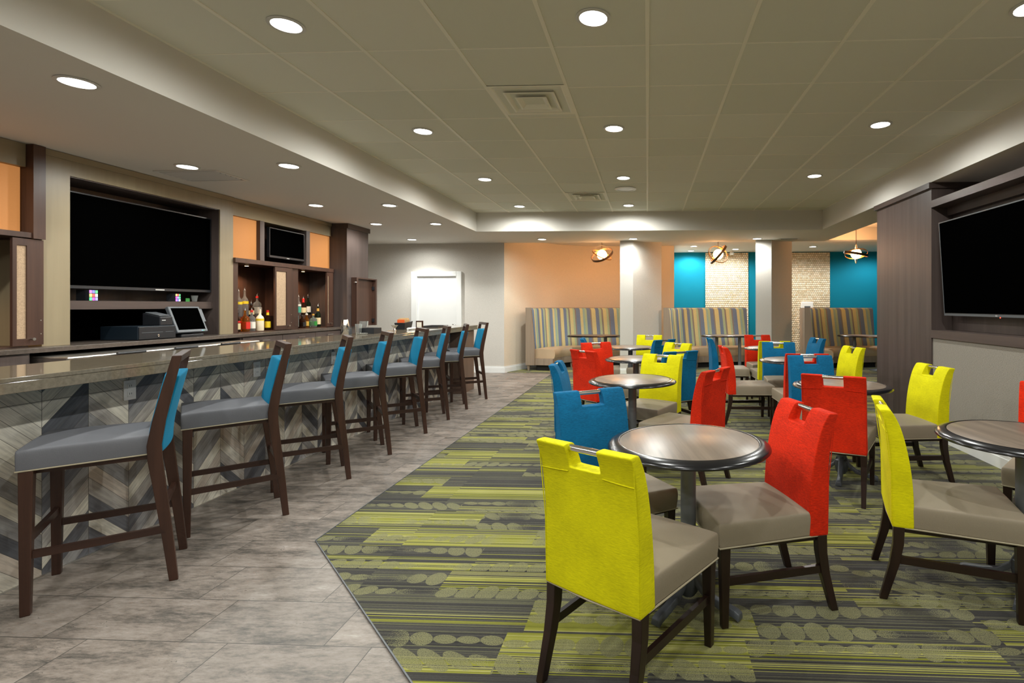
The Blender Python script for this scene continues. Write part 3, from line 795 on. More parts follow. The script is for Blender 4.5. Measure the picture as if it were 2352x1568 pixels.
# ------------------------------------------------------------------ bottles
def bottle(y, z, x, H, R, body, lab, cap, label, sq=False, neck=.28, pour=True, lab2=None, neckmat=None, group='bottles on the back bar shelves'):
    o = thing('liquor_bottle', label, 'bottle', (x, y, z), 0, group)
    n = 4 if sq else 20
    hb = H * (1 - neck)
    prof = [(R * .92, 0), (R, .008), (R, hb * .82), (R * .8, hb * .93), (R * .42, hb * 1.02), (.013, hb + H * neck * .3), (.012, H * .95), (.014, H * .955), (.014, H)]
    if sq:
        rings = []
        for i, (r, zz) in enumerate(prof):
            k = 1.0 if r > R * .6 else .25
            ring = []
            for j in range(20):
                a = 2 * PI * j / 20; c, s_ = math.cos(a), math.sin(a)
                e = 1 / max(abs(c), abs(s_)) if k == 1 else 1.0
                e = 1 + (e - 1) * .85
                ring.append((r * c * e, r * s_ * e, zz))
            rings.append(ring)
        MB().loft(rings).build('glass', body, o, smooth=True)
    else:
        MB().lathe(prof, n).build('glass', body, o, smooth=True)
    e = 1.26 if sq else 1.015
    def band(z0, z1, mat, rr=R, e_=e):
        if sq:
            box(-rr * 1.02, -rr * .8, z0, rr * 1.02, rr * .8, z1).build('paper_label', mat, o)
        else:
            MB().loft([[(rr * 1.015 * math.cos(2 * PI * i / 20), rr * 1.015 * math.sin(2 * PI * i / 20), zz) for i in range(20)] for zz in (z0, z1)], False).build('paper_label', mat, o, smooth=True)
    if lab: band(hb * .18, hb * .62, lab)
    if lab2: band(hb * .66, hb * .8, lab2)
    if cap: MB().lathe([(.017, H * .9), (.017, H * 1.0), (.012, H * 1.01)], 14).build('cap', cap, o, smooth=True)
    if neckmat: MB().lathe([(.018, hb * 1.06), (.0155, H * .9)], 14, cap=False).build('neck_foil', neckmat, o, smooth=True)
    if pour: MB().tube([(0, 0, H), (0, 0, H + .02), (.012, 0, H + .05)], [.009, .005, .003], 8).build('pour_spout', 'steel', o, smooth=True)
    return o
B = [
 # first bay, front row
 (6.245, 1.073, -5.12, .24, .036, 'brown_glass', 'lab_cream', None, 'bottle with cream label at the very left of the lit shelves', dict(lab2='lab_red')),
 (6.335, 1.073, -5.09, .27, .042, 'amber_glass', 'lab_red', None, 'amber whiskey bottle with a red label, front left of the lit shelves', dict(sq=True)),
 (6.47, 1.073, -5.11, .27, .041, 'clear_glass', 'lab_white', 'lab_red', 'clear bottle with white label and red neck beside the cream bottle', {}),
 (6.60, 1.073, -5.10, .275, .045, 'cream_bottle', None, None, 'cream white round shouldered bottle', dict(lab2='lab_yellow')),
 (6.74, 1.073, -5.10, .265, .035, 'brown_glass', 'lab_yellow', 'lab_red', 'dark bottle with yellow label and pointed red cap', dict(neckmat='lab_yellow', pour=False)),
 # first bay, rear row on the step
 (6.50, 1.261, -5.31, .33, .042, 'clear_glass', None, None, 'tall clear bottle cut by the left edge of the lit shelves', dict(lab2='lab_yellow')),
 (6.60, 1.261, -5.31, .345, .044, 'clear_glass', None, None, 'tall clear bottle with yellow lettering, rear left', dict(lab2='lab_yellow')),
 (6.70, 1.261, -5.30, .17, .036, 'brown_glass', 'lab_cream', 'lab_black', 'short dark bottle with slanted cream label in the rear row', {}),
 (6.82, 1.261, -5.31, .27, .042, 'clear_glass', 'lab_white', 'lab_red', 'square clear bottle with red cap behind the cream bottle', dict(sq=True)),
 # second bay
 (7.655, 1.261, -5.31, .28, .035, 'clear_glass', 'lab_teal', None, 'bottle with white and teal label at the left of the second bay', dict(lab2='lab_white')),
 (7.765, 1.261, -5.31, .25, .044, 'brown_glass', 'lab_cream', 'lab_red', 'bottle with dripping red wax top', dict(neckmat='lab_red')),
 (7.875, 1.261, -5.31, .29, .040, 'green_glass', 'lab_white', 'lab_black', 'dark bottle with a broad white label in the second bay rear row', {}),
 (7.43, 1.073, -5.10, .19, .040, 'brown_glass', 'lab_black', 'lab_black', 'square whiskey bottle with black label', dict(sq=True, pour=False)),
 (7.545, 1.073, -5.11, .21, .032, 'amber_glass', 'lab_gold', 'lab_white', 'slim amber bottle beside the black label bottle', {}),
 (7.67, 1.073, -5.09, .20, .042, 'clear_glass', 'lab_green', 'lab_gold', 'flask shaped bottle with green label and yellow cap', dict(pour=False, sq=True)),
 (7.80, 1.073, -5.10, .32, .038, 'green_glass', 'lab_cream', None, 'dark green bottle with gold neck foil at the right of the second bay', dict(neckmat='lab_gold')),
]
for (y, z, x, H, R, body, lab, cap, label, kw) in B:
    bottle(y, z, x, H, R, body, lab, cap, label, **kw)

# ------------------------------------------------------------------ cash register etc
rg = thing('cash_drawer', 'black cash drawer box on the back counter', 'cash drawer', (-4.93, 5.0, 1.063))
box(-.38, -.2, .004, 0, .2, .135).build('body', 'navy_plastic', rg, bevel=.003)
fr = box(0, -.195, .008, .008, .195, .128).build('drawer_front', 'black_plastic', rg, bevel=.002)
box(.008, -.17, .07, .010, .05, .075).build('slot', 'grey_plastic', fr); box(.008, .08, .07, .010, .17, .075).build('slot', 'grey_plastic', fr)
MB().lathe([(.012, 0), (.012, .006), (.006, .007)], 14).build('lock', 'chrome', fr, loc=(.008, .0, .04), rot=(0, PI / 2, 0))
pr = thing('receipt_printer', 'black receipt printer on top of the cash drawer', 'printer', (-4.95, 5.12, 1.199))
MB().hexa([(-.19, -.07, 0), (0, -.07, 0), (0, .07, 0), (-.19, .07, 0), (-.19, -.07, .13), (0, -.07, .09), (0, .07, .09), (-.19, .07, .13)]).build('body', 'black_plastic', pr, bevel=.008)
MB().hexa([(-.17, -.06, .128), (-.02, -.06, .096), (-.02, .06, .096), (-.17, .06, .128), (-.17, -.06, .138), (-.02, -.06, .106), (-.02, .06, .106), (-.17, .06, .138)]).build('lid', 'grey_plastic', pr, bevel=.004)
box(0, -.05, .05, .002, -.01, .056).build('badge', 'white_plastic', pr)
ps = thing('register_terminal', 'tilted black touchscreen terminal beside the cash drawer', 'screen', (-4.93, 5.43, 1.063))
box(-.28, -.14, 0, -.02, .14, .03).build('base', 'black_plastic', ps, bevel=.006)
MB().hexa([(-.22, -.06, .03), (-.08, -.06, .03), (-.08, .06, .03), (-.22, .06, .03), (-.26, -.05, .2), (-.18, -.05, .2), (-.18, .05, .2), (-.26, .05, .2)]).build('stand', 'black_plastic', ps)
hd = MB().box(-.02, -.19, 0, .02, .19, .30).build('screen_housing', 'grey_plastic', ps, bevel=.008, loc=(-.03, 0, .045), rot=(0, math.radians(-22), 0))
box(.0205, -.165, .03, .0215, .165, .28).build('screen', 'black', hd)
box(.0205, .11, .01, .022, .117, .016).build('status_light', glow('blue led', (.1, .3, 1), 4), hd); box(.0205, .13, .01, .022, .137, .016).build('status_light', glow('green led', (.1, 1, .3), 3), hd)
box(-.015, .19, .12, .015, .215, .27).build('card_reader', 'grey_plastic', hd)
def gem(y, label, sc=1.0):
    o = thing('puzzle_cube_light', label, 'lamp', (-5.16, y, 1.4465), math.radians(14), 'colourful cubes on the television shelf')
    box(-.05 * sc, -.05 * sc, 0, .05 * sc, .05 * sc, .10 * sc).build('core', 'black_plastic', o)
    cs = [(1, .1, .1), (.1, 1, .3), (.2, .2, 1), (.7, .2, 1), (.9, .8, .2), (.1, .5, .2), (.9, .1, .7), (.3, .3, .9), (.8, .8, .9)]
    random.shuffle(cs)
    for i in range(9):
        a, b = i % 3, i // 3
        k = .0333 * sc
        box(.05 * sc, -.05 * sc + a * k + .003, b * k + .003, .052 * sc, -.05 * sc + (a + 1) * k - .003, (b + 1) * k - .003).build('facet', GL[i] if False else glow('cube light', cs[i], .9), o)
gem(4.55, 'glowing multicoloured cube on the shelf, the left one of two')
gem(5.42, 'glowing multicoloured cube on the shelf, the smaller right one', .85)
cu = thing('plastic_cup', 'clear plastic cup on the shelf under the television right end', 'cup', (-5.16, 5.68, 1.4465))
MB().lathe([(.022, 0), (.034, .07), (.031, .07), (.020, .004)], 20).build('cup_body', 'clear_glass', cu, smooth=True)
gc = box(-5.17, 5.575, 1.4465, -5.165, 5.625, 1.485).build('green_card', 'lab_green'); tag(gc, 'small green card leaning beside the plastic cup', 'card')

# ------------------------------------------------------------------ things on the bar counter
ZC = 1.0735
sh = thing('cocktail_shaker', 'polished steel cocktail shaker on the bar counter', 'shaker', (-3.40, 5.68, ZC))
MB().lathe([(.034, 0), (.036, .005), (.044, .10), (.043, .105)], 28).build('tin', 'chrome', sh, smooth=True)
MB().lathe([(.045, .095), (.045, .10), (.03, .165), (.028, .17)], 28).build('upper_tin', 'chrome', sh, smooth=True)
def tumbler(x, y, H, R, label):
    o = thing('drinking_glass', label, 'glass', (x, y, ZC), 0, 'glasses on the bar')
    MB().lathe([(R * .8, 0), (R * .84, .004), (R, H), (R * .94, H), (R * .76, .014), (.001, .012)], 24).build('glass_body', 'clear_glass', o, smooth=True)
tumbler(-3.36, 5.88, .115, .038, 'ribbed clear tumbler beside the cocktail shaker')
tumbler(-3.42, 6.10, .14, .05, 'taller clear mixing glass behind the black napkin caddy')
nc = thing('napkin_caddy', 'flat black napkin caddy on the bar in front of the mixing glass', 'caddy', (-3.28, 5.99, ZC))
MB().box(-.09, -.085, 0, .09, .085, .006).box(-.09, -.085, .006, -.084, .085, .065).box(.084, -.085, .006, .09, .085, .065).box(-.084, -.085, .006, .084, -.079, .065).box(-.084, .079, .006, .084, .085, .065).build('tray', 'black_plastic', nc)
box(-.07, -.065, .007, .07, .065, .045).build('napkin_stack', 'lab_black', nc)
ck = thing('coaster_holder', 'small grey coaster box behind the ribbed tumbler', 'box', (-3.44, 5.80, ZC))
box(-.03, -.03, 0, .03, .03, .07).build('box_body', 'grey_plastic', ck)
ds = thing('glass_dish', 'flat clear glass dish beside the shaker', 'dish', (-3.26, 5.78, ZC))
MB().lathe([(.05, 0), (.062, .014), (.058, .015), (.045, .005), (.001, .004)], 28).build('dish_body', 'clear_glass', ds, smooth=True)
jg = thing('cocktail_jigger', 'flared steel cup on the counter before the condiment box', 'cup', (-3.35, 6.72, ZC))
MB().lathe([(.02, 0), (.012, .03), (.046, .07), (.043, .07), (.004, .032)], 24).build('cup_body', 'chrome', jg, smooth=True)
bs = thing('bar_spoon', 'steel spoon lying on the counter near the black caddy', 'spoon', (-3.26, 6.42, ZC + .008))
MB().tube([(0, -.1, 0), (0, .11, 0)], .004, 8).build('spoon_handle', 'chrome', bs, smooth=True)
MB().lathe([(.018, -.006), (.02, 0), (.008, .004)], 16, c=(0, -.12)).build('spoon_bowl', 'chrome', bs, smooth=True)
wt = thing('rolled_napkin', 'white rolled napkin lying before the condiment box', 'napkin', (-3.22, 6.93, ZC))
MB().tube([(-.0, -.11, .016), (0, .11, .016)], .015, 12).build('napkin_roll', 'white', wt, smooth=True)
cd = thing('condiment_caddy', 'black caddy full of sugar packets near the end of the bar', 'caddy', (-3.40, 7.08, ZC))
MB().hexa([(-.06, -.10, 0), (.06, -.10, 0), (.06, .10, 0), (-.06, .10, 0), (-.075, -.12, .09), (.075, -.12, .09), (.075, .12, .11), (-.075, .12, .11)]).build('caddy_body', 'black_plastic', cd)
for k in range(7):
    box(-.05, -.085 + k * .026, .09, .05, -.08 + k * .026, .135 + .01 * (k % 3)).build('sugar_packet', 'orange' if k == 0 else 'packet', cd)
ms = thing('menu_stand', 'dark menu stand beside the condiment caddy', 'menu stand', (-3.30, 7.36, ZC))
box(-.05, -.012, 0, .05, .012, .11).build('stand_body', 'espresso', ms); box(-.035, -.0145, .015, .035, -.0125, .09).build('menu_card', 'lab_white', ms)
tr_ = thing('serving_tray', 'thin dark tray near the far end of the bar', 'tray', (-3.28, 7.85, ZC))
MB().box(-.13, -.2, 0, .13, .2, .008).box(-.13, -.2, .008, -.122, .2, .022).box(.122, -.2, .008, .13, .2, .022).box(-.122, -.2, .008, .122, -.192, .022).box(-.122, .192, .008, .122, .2, .022).build('tray_body', 'lab_black', tr_)

# ------------------------------------------------------------------ media wall on the right
mw = thing('media_wall_unit', 'dark walnut column and ledge framing the right wall television', 'media unit')
for y0, y1 in ((5.66, 6.97), (1.95, 3.26)):
    box(3.035, y0, 0, 3.577, y1, 2.66).build('column', 'dark_wood', mw)
    box(3.0, y0 - .02, 2.655, 3.577, y1 + .02, ZS - .001).build('crown', 'dark_wood_h', mw)
box(3.03, 3.26, 2.447, 3.577, 5.66, 2.522).build('top_beam', 'dark_wood_h', mw)
box(3.03, 3.26, 1.058, 3.577, 5.66, 1.142).build('ledge', 'dark_wood_h', mw)
box(3.26, 3.26, 1.142, 3.577, 5.66, 2.447).build('back_panel', 'dark_wood', mw)
box(3.20, 3.26, 2.36, 3.26, 5.66, 2.447).build('rail', 'dark_wood_h', mw)
box(3.05, 3.26, 0, 3.577, 5.66, 1.058).build('fabric_panel', 'fabric_panel', mw)
t3 = tv('television', 'huge black television on the right wall, tilted slightly downward', 3.88, 5.54, 1.30, 2.27, 3.125, -1, math.radians(-3.5))
box(.02, -.3, .3, .13, .3, .6).build('wall_mount', 'black_plastic', t3)
fc = bpy.data.curves.new('brand_text', 'FONT'); fc.body = 'LG'; fc.size = .022; fc.align_x = 'CENTER'; fc.extrude = .0004
fc.materials.append(M['trimring'])
fo = bpy.data.objects.new('brand_text', fc); C.objects.link(fo); bpy.context.view_layer.update()
fm = bpy.data.meshes.new_from_object(fo.evaluated_get(bpy.context.evaluated_depsgraph_get())); bpy.data.objects.remove(fo)
fo = bpy.data.objects.new('brand_text', fm); C.objects.link(fo); fo.parent = t3; fo.location = (-.0236, .02, .004); fo.rotation_euler = (PI / 2, 0, -PI / 2)
MB().lathe([(.006, 0), (.006, .002)], 12).build('power_light', glow('red led', (1, .06, .03), 3), t3, loc=(-.0235, -.03, -.004), rot=(0, -PI / 2, 0))

# wall-mounted defibrillator-like white box
wb = thing('wall_box', 'white wall mounted box on the right shell panel', 'dispenser', (4.35, 14.36, .87))
box(-.16, -.1, 0, .16, 0, .64).build('housing', 'white_plastic', wb, bevel=.02)
box(-.08, -.106, .40, .08, -.1, .52).build('display_window', 'grey_plastic', wb)

# ------------------------------------------------------------------ booths
def booth(x0, y0, path, label):
    b = thing('booth_bench', label, 'booth', (x0, y0, 0), 0, 'curved booths along the far wall')
    # resample a smooth path
    P = [Vector((p[0], p[1])) for p in path]
    def cr(p0, p1, p2, p3, t_):
        return .5 * ((2 * p1) + (-p0 + p2) * t_ + (2 * p0 - 5 * p1 + 4 * p2 - p3) * t_ ** 2 + (-p0 + 3 * p1 - 3 * p2 + p3) * t_ ** 3)
    Q = []
    for i in range(len(P) - 1):
        a, b_, c, d = P[max(i - 1, 0)], P[i], P[i + 1], P[min(i + 2, len(P) - 1)]
        for k in range(5): Q.append(cr(a, b_, c, d, k / 5))
    Q.append(P[-1])
    Nn = []
    for i in range(len(Q)):
        d = (Q[min(i + 1, len(Q) - 1)] - Q[max(i - 1, 0)]).normalized()
        Nn.append(Vector((d.y, -d.x)))
    def sweep(i0, i1, prof, name, mat, **kw):
        rings = [[(Q[i].x + Nn[i].x * o, Q[i].y + Nn[i].y * o, z) for o, z in prof] for i in range(i0, i1 + 1)]
        return MB().loft(rings).build(name, mat, b, smooth=True, **kw)
    L = len(Q) - 1
    k1 = 13
    sweep(0, L, [(0, .13), (.05, .13), (.05, 1.355), (0, 1.355)], 'back_shell', 'taupe_wood')
    back = [(.052, .42), (.17, .42), (.185, .50), (.17, .60), (.13, 1.0), (.10, 1.30), (.075, 1.34), (.052, 1.345)]
    sweep(1, k1, back, 'backrest', 'stripes'); sweep(k1, L - 0, back, 'backrest', 'stripes')
    sweep(1, L, [(.052, .27), (.60, .27), (.62, .33), (.62, .41), (.59, .455), (.3, .475), (.052, .46)], 'seat_cushion', 'tan_vinyl')
    sweep(0, L, [(.051, .13), (.60, .13), (.60, .268), (.051, .268)], 'plinth_rail', 'taupe_wood')
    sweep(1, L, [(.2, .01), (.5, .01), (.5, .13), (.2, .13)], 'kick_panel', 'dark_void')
    # end panel of the near end
    d = (Q[1] - Q[0]).normalized(); n = Nn[0]; q = Q[0]
    def pt(o, z, e): return (q.x + n.x * o - d.x * e, q.y + n.y * o - d.y * e, z)
    for e0, e1, nm in ((0.0, .04, 'end_panel'),):
        pf = [(0, .13), (.20, .13), (.20, .50), (.17, .80), (.11, 1.36), (0, 1.36)]
        MB().loft([[pt(o, z, e1) for o, z in pf], [pt(o, z, e0) for o, z in pf]]).build(nm, 'taupe_wood', b)
    for i in (0, 7, 13, L - 1):
        for o in (.05, .55):
            p = Q[i] + Nn[i] * o
            MB().bar((p.x, p.y + .02, 0.008), (p.x, p.y + .02, .13), .035, .06).build('leg', 'taupe_wood', b)
    return b
booth(-2.6, 11.0, [(0, 0), (.1, .5), (.38, .95), (.85, 1.25), (2.2, 1.5)], 'curved striped booth against the orange lit wall, leftmost of three')
booth(.34, 10.98, [(0, 0), (.05, .5), (.28, .95), (.68, 1.25), (2.0, 1.5)], 'curved striped booth between the two pillars')
booth(3.28, 10.98, [(0, 0), (.05, .5), (.30, .95), (.7, 1.25), (2.0, 1.5)], 'curved striped booth partly behind the dark column, rightmost of three')

# ------------------------------------------------------------------ tables
def foot(m, a, R=.27):
    c, s_ = math.cos(a), math.sin(a)
    pts = [(.03, .15, .05), (.06, .10, .05), (.11, .06, .045), (.18, .042, .045), (R - .02, .032, .05), (R, .022, .05)]
    rings = []
    for r, z, w in pts:
        hh = .022 if r > .05 else .045
        rings.append([(c * r - s_ * sx * w / 2, s_ * r + c * sx * w / 2, z + sz * hh * .7) for sx, sz in ((-1, -1), (1, -1), (.7, 1), (-.7, 1))])
    m.loft(rings)
TB = None
def table(x, y, label, rz=0.4):
    global TB
    grp = 'round pedestal tables'
    if TB is None:
        o = thing('round_table', label, 'table', (x, y, .008), rz, grp); TB = o
        MB().lathe([(.001, .732), (.325, .732), (.325, .756), (.322, .7575), (.001, .7575)], 64).build('tabletop', 'table_top', o, smooth=True)
        MB().loft([[(r * math.cos(2 * PI * i / 64), r * math.sin(2 * PI * i / 64), z) for i in range(64)] for r, z in
                   ((.3255, .752), (.3275, .7585), (.335, .7587), (.370, .748), (.379, .741), (.381, .734), (.376, .728), (.34, .726), (.3255, .728))], False).build('edge_band', 'table_rim', o, smooth=True)
        MB().lathe([(.13, .722), (.13, .731)], 24).build('mount_plate', 'pole_dark', o)
        MB().lathe([(.036, .10), (.036, .722)], 28).build('column', 'pole', o, smooth=True)
        m = MB().lathe([(.03, .03), (.045, .05), (.055, .10), (.05, .14), (.038, .15)], 24)
        m.build('column_collar', 'pole_dark', o, smooth=True)
        for k in range(4):
            f = MB(); foot(f, k * PI / 2 + PI / 4); f.build('foot', 'pole_dark', o, bevel=.004, smooth=True)
            # glide
        return o
    o = copy_tree(TB); o.location = (x, y, .008); o.rotation_euler = (0, 0, rz); o['label'] = label
    return o
table(.193, 2.455, 'round pedestal table nearest the viewer, between the yellow and red chairs', .15)
table(-.13, 4.49, 'round pedestal table second in the left row, behind the near blue chair', .5)
table(-.138, 6.30, 'round pedestal table third in the left row, with the red chairs on its left', .9)
table(-.264, 8.03, 'round pedestal table farthest in the left row, before the pillar', .2)
table(1.86, 7.98, 'round pedestal table farthest in the right row, behind a blue backed chair', .6)
table(1.72, 6.22, 'round pedestal table third in the right row, left of the far blue chair back', 1.1)
table(1.58, 4.28, 'round pedestal table behind the red chair seen from behind', .35)
table(1.85, 2.62, 'round pedestal table cut off by the right frame edge', .1)
def oval_table(x, y, rz, label, a=.60, b=.33):
    o = thing('oval_table', label, 'table', (x, y, .008), rz, 'oval tables in the booths')
    def ring(k, z, n=48):
        out = []
        for i in range(n):
            t_ = 2 * PI * i / n; c, s_ = math.cos(t_), math.sin(t_)
            e = 2.6
            out.append(((a + k) * math.copysign(abs(c) ** (2 / e), c), (b + k) * math.copysign(abs(s_) ** (2 / e), s_), z))
        return out
    MB().loft([ring(-.05, .72), ring(-.05, .745)]).build('tabletop', 'table_top', o)
    MB().loft([ring(-.048, .742), ring(-.045, .7465), ring(-.008, .734), ring(0, .724), ring(-.01, .71), ring(-.05, .708)], False).build('edge_band', 'table_rim', o, smooth=True)
    for sx in (-1, 1):
        MB().lathe([(.036, .05), (.036, .72)], 20, c=(sx * .25, 0)).build('column', 'pole', o, smooth=True)
        MB().lathe([(.19, 0), (.19, .012), (.06, .035), (.037, .06)], 28, c=(sx * .25, 0)).build('column_base', 'pole_dark', o, smooth=True)
oval_table(-1.17, 11.35, 0, 'oval table in the booth by the orange lit wall')
oval_table(1.78, 11.48, 0, 'oval table in the booth between the two pillars')
oval_table(4.78, 11.5, math.radians(-35), 'oval table in the booth beside the dark column')

# ------------------------------------------------------------------ dining chairs
def interp(z, tab):
    for (z0, v0), (z1, v1) in zip(tab, tab[1:]):
        if z <= z1: return v0 + (v1 - v0) * max(0, (z - z0)) / (z1 - z0)
    return tab[-1][1]
YB = [(.35, -.285), (.47, -.287), (.62, -.289), (.74, -.297), (.84, -.316), (.90, -.340)]
TK = [(.35, .092), (.47, .096), (.60, .088), (.75, .072), (.86, .058), (.90, .050)]
HW = [(.35, .218), (.55, .213), (.90, .215)]
def make_chair(colour, label):
    o = thing('dining_chair', label, 'chair', (0, 0, 0), 0, 'dining chairs')
    fab = colour
    # backrest with hand-grip notch
    xs = [-1, -.95, -.72, -.46, -.37, -.345, -.33, -.12, .12, .33, .345, .37, .46, .72, .95, 1]
    ys = [0, .12, .5, .88, 1]
    zs = [.35, .358, .42, .50, .60, .70, .775, .800, .811, .815, .82, .85, .885, .90]
    def occ(i, j, k):
        return not (abs((xs[i] + xs[i + 1]) / 2) < .337 and zs[k] >= .8149)
    def fn(a, b, z):
        x = a * interp(z, HW); yb = interp(z, YB); tk = interp(z, TK)
        y = yb + b * tk
        if b == 1 and abs(a) < .9 and .5 < z < .8: y += .008 * (1 - a * a)
        if b == 0 and abs(a) < .9: y -= .004 * (1 - a * a)
        if z > .89 and b in (0, 1): z -= .004
        return (x, y, z)
    m = MB().voxel(xs, ys, zs, occ, fn); m.build('backrest', fab, o, subsurf=2)
    # folded flap seam on the rear face
    for sx in (-1, 1):
        pts = [(sx * .211, interp(.792, YB) - .001, .792), (sx * .14, interp(.796, YB) - .0045, .796), (sx * .078, interp(.80, YB) - .005, .80)]
        MB().tube(pts, .0022, 6).build('flap_seam', fab, o, smooth=True)
    for sx in (-1, 1):
        MB().tube([(sx * .211, interp(.36, YB), .36), (sx * .2125, interp(.6, YB), .6), (sx * .2125, interp(.85, YB), .86)], .0022, 6).build('edge_piping', fab, o, smooth=True)
    MB().tube([(-.086, -.309, .884), (.086, -.309, .884)], .0125, 16).build('grip_bar', 'chrome', o, smooth=True)
    # seat
    xs = [-1, -.94, -.5, 0, .5, .94, 1]; ys = [-.200, -.19, -.05, .1, .22, .243, .253]; zs = [.352, .36, .40, .44, .458]
    def fs(a, y, z):
        w = .212 + (y + .2) / .453 * .028
        zz = z
        if z > .45: zz = z + .018 * (1 - a * a) * (1 - ((y - .02) / .26) ** 2)
        if z > .38 and z < .45: w += .004
        yy = y + (.006 if (y > .24 and .36 < z < .45) else 0)
        return (a * w, yy, zz)
    MB().voxel(xs, ys, zs, lambda i, j, k: True, fs).build('seat', 'beige', o, subsurf=2)
    MB().tube([(-.212, -.28, .350), (-.214, -.2, .350), (-.242, .252, .352), (.242, .252, .352), (.214, -.2, .350), (.212, -.28, .350), (0, -.285, .346)], .004, 6, closed=True).build('seat_piping', 'piping', o, smooth=True)
    # seat frame hidden under the cushion
    MB().box(-.2, -.25, .325, .2, .215, .352).build('seat_frame', 'chair_wood', o)
    for sx in (-1, 1):
        MB().bar((sx * .216, .222, 0), (sx * .214, .222, .35), .030, .045, .030, .045).build('leg', 'chair_wood', o, bevel=.003)
        ys_ = [(-.322, 0), (-.300, .08), (-.275, .17), (-.258, .27), (-.255, .352)]
        MB().path_bar([(sx * (.200 - .004 * i / 4), yy, zz) for i, (yy, zz) in enumerate(ys_)], [.030, .032, .036, .040, .042], [.034, .038, .042, .046, .048]).build('leg', 'chair_wood', o, bevel=.003)
        MB().bar((sx * .200, -.272, .195), (sx * .213, .215, .195), .018, .018, .034, .034).build('stretcher', 'chair_rail', o)
    return o
CH = {}
def chair(colour, x, y, deg, label):
    if colour not in CH:
        o = make_chair(colour, label); CH[colour] = o
    else:
        o = copy_tree(CH[colour])
    o.location = (x, y, .008); o.rotation_euler = (0, 0, math.radians(deg))
    o['label'] = label
    return o
for c in [
 ('yellow', -.049, 2.065, 327, 'yellow backed chair nearest the viewer, seen from behind with its chrome grip bar'),
 ('blue', -.183, 2.758, 211, 'blue backed chair behind the nearest yellow chair, facing the viewer'),
 ('red', .491, 2.522, 105, 'red backed chair on the right of the nearest round table'),
 ('yellow', 1.492, 2.607, 252, 'yellow backed chair seen edge on at the right, in front of the cut off table'),
 ('yellow', 2.065, 4.356, 95, 'yellow backed chair against the grey wall panel, with a red scribble on its seat'),
 ('red', 2.40, 3.12, 139, 'red backed chair cut off by the right frame edge'),
 ('red', 1.455, 4.0, 333, 'dark red chair seen straight from behind, hiding a table'),
 ('blue', -.48, 4.45, 270, 'blue backed chair seen edge on beside the carpet edge'),
 ('yellow', .006, 4.967, 151, 'yellow backed chair at the second round table of the left row'),
 ('red', .275, 4.22, 57, 'orange red chair turned away with its seat behind the nearest table'),
 ('red', -.490, 5.91, 314, 'red backed chair seen from behind left of the second table'),
 ('red', -.53, 6.67, 212, 'red backed chair behind the other red one, right of its back'),
 ('blue', -.676, 7.85, 274, 'blue backed chair only its tip showing below the left booth table'),
 ('yellow', -.026, 8.414, 168, 'yellow backed chair farthest away, before the left pillar'),
 ('blue', .034, 7.778, 45, 'small blue backed chair between two yellow ones in the left row'),
 ('yellow', .201, 6.66, 137, 'yellow backed chair just left of the middle booth seat'),
 ('blue', .205, 5.90, 31, 'blue backed chair right behind the yellow one of the second table'),
 ('blue', 1.255, 7.95, 270, 'light blue backed chair seen edge on before the middle booth'),
 ('red', 1.882, 8.532, 185, 'red backed chair before the right pillar'),
 ('yellow', 1.778, 7.60, 359, 'yellow backed chair almost hidden behind the far blue chair'),
 ('blue', 1.756, 6.78, 177, 'far blue backed chair with a yellow edge showing round it'),
 ('red', 1.224, 6.319, 272, 'orange red chair seen edge on with its beige seat pointing right'),
 ('red', 1.651, 5.701, 358, 'red backed chair hidden behind the wide blue chair back'),
 ('blue', 1.621, 4.90, 182, 'blue backed chair directly behind the dark red chair, facing the viewer'),
 ('blue', 2.299, 7.975, 98, 'blue backed chair near the right booth seat'),
 ('yellow', 2.176, 6.285, 98, 'yellow backed chair beside the dark walnut column'),
]:
    o_ = chair(*c)
    if 'scribble' in c[4]:
        P0 = [(-.05, .06), (-.03, .10), (.0, .07), (.03, .11), (.05, .08), (.02, .04), (-.02, .05), (.0, .09), (.04, .06)]
        MB().tube([(a, b, .4755) for a, b in P0], .0018, 5).build('scribble', 'lab_red', o_, smooth=True)

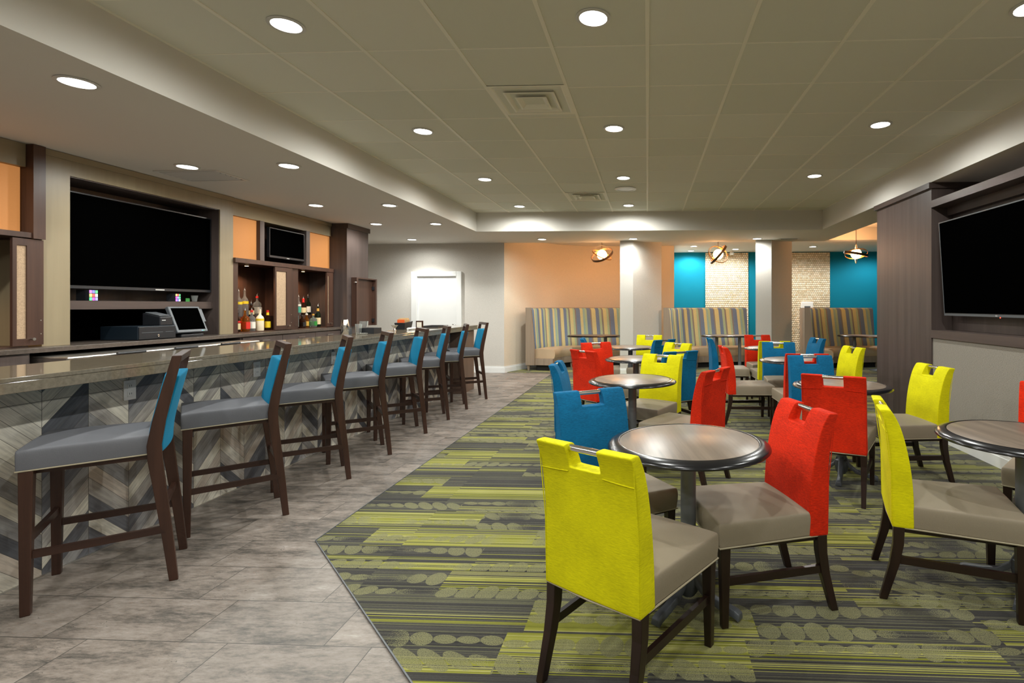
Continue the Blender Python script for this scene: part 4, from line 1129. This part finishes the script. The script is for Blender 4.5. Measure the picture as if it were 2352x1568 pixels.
# ------------------------------------------------------------------ bar stools
def make_stool(label):
    o = thing('bar_stool', label, 'bar stool', (0, 0, 0), 0, 'bar stools')
    xs = [-1, -.94, -.5, 0, .5, .94, 1]; ys = [-.215, -.205, -.08, .06, .2, .235, .246]; zs = [.657, .664, .70, .735, .752]
    def fs(a, y, z):
        w = .205 + (y + .215) / .461 * .042
        zz = z + (.022 * (1 - a * a) * (1 - ((y - .01) / .28) ** 2) if z > .74 else 0)
        if .67 < z < .74: w += .004 + .002 * math.sin(y * 60)
        return (a * w, y, zz)
    MB().voxel(xs, ys, zs, lambda i, j, k: True, fs).build('seat', 'grey_seat', o, subsurf=2)
    MB().tube([(-.206, -.21, .657), (-.246, .244, .657), (.246, .244, .657), (.206, -.21, .657)], .0035, 6, closed=True).build('seat_piping', 'piping', o, smooth=True)
    MB().box(-.195, -.20, .63, .195, .205, .657).build('seat_frame', 'espresso', o)
    for sx in (-1, 1):
        MB().bar((sx * .222, .218, 0), (sx * .218, .215, .657), .034, .048, .034, .048).build('leg', 'espresso', o, bevel=.004)
        pts = [(-.288, 0), (-.262, .25), (-.235, .48), (-.218, .62), (-.214, .70), (-.232, .82), (-.27, 1.0), (-.302, 1.147)]
        hs = [.036, .044, .05, .056, .056, .052, .046, .038]
        MB().path_bar([(sx * (.205 + .012 * zz), yy, zz) for yy, zz in pts], [.028] * 8, hs).build('rear_post', 'espresso', o, bevel=.003)
        MB().bar((sx * .212, -.26, .27), (sx * .22, .215, .27), .02, .02, .034, .034).build('stretcher', 'espresso2', o)
    MB().bar((-.218, .215, .335), (.218, .215, .335), .02, .02, .034, .034, side=(0, 1, 0)).build('front_stretcher', 'espresso2', o)
    MB().bar((-.21, -.247, .38), (.21, -.247, .38), .02, .02, .034, .034, side=(0, 1, 0)).build('rear_stretcher', 'espresso2', o)
    MB().hexa([(-.215, -.316, 1.112), (.215, -.316, 1.112), (.215, -.276, 1.112), (-.215, -.276, 1.112), (-.215, -.321, 1.147), (.215, -.321, 1.147), (.215, -.283, 1.147), (-.215, -.283, 1.147)]).build('top_rail', 'espresso2', o, bevel=.003)
    xs = [-1, -.93, -.5, 0, .5, .93, 1]; ys = [0, .15, .85, 1]; zs = [.66, .67, .76, .86, .96, 1.035, 1.052]
    PB = [(.66, -.25), (.75, -.252), (.86, -.275), (1.06, -.318)]
    def fb(a, b, z):
        yb = interp(z, PB)
        bulge = .014 * (1 - a * a)
        y = yb + .006 + b * .058 + (bulge if b == 1 else 0) - (bulge * .8 if b == 0 else 0)
        return (a * .198, y, z - (.012 * a * a if z > 1.0 else 0))
    MB().voxel(xs, ys, zs, lambda i, j, k: True, fb).build('backrest', 'teal', o, subsurf=2)
    return o
ST = [(-2.786, 2.531, 127.8, 'bar stool nearest the viewer at the left edge of the photo'),
      (-2.784, 3.319, 133, 'second bar stool from the viewer, right of the nearest outlet'),
      (-2.781, 4.081, 126.5, 'third bar stool from the viewer along the chevron bar'),
      (-2.787, 4.76, 126.5, 'fourth bar stool from the viewer along the chevron bar'),
      (-2.795, 5.562, 127, 'fourth bar stool counted from the far end of the bar'),
      (-2.804, 6.284, 119, 'third bar stool counted from the far end of the bar'),
      (-2.80, 6.96, 114, 'second to last bar stool, beside the brown end panel'),
      (-2.782, 7.692, 121, 'farthest bar stool, standing before the brown end panel')]
s0 = None
for x, y, a, lab in ST:
    if s0 is None: s0 = make_stool(lab); o = s0
    else: o = copy_tree(s0)
    o.location = (x + .012, y, 0); o.rotation_euler = (0, 0, math.radians(a)); o['label'] = lab
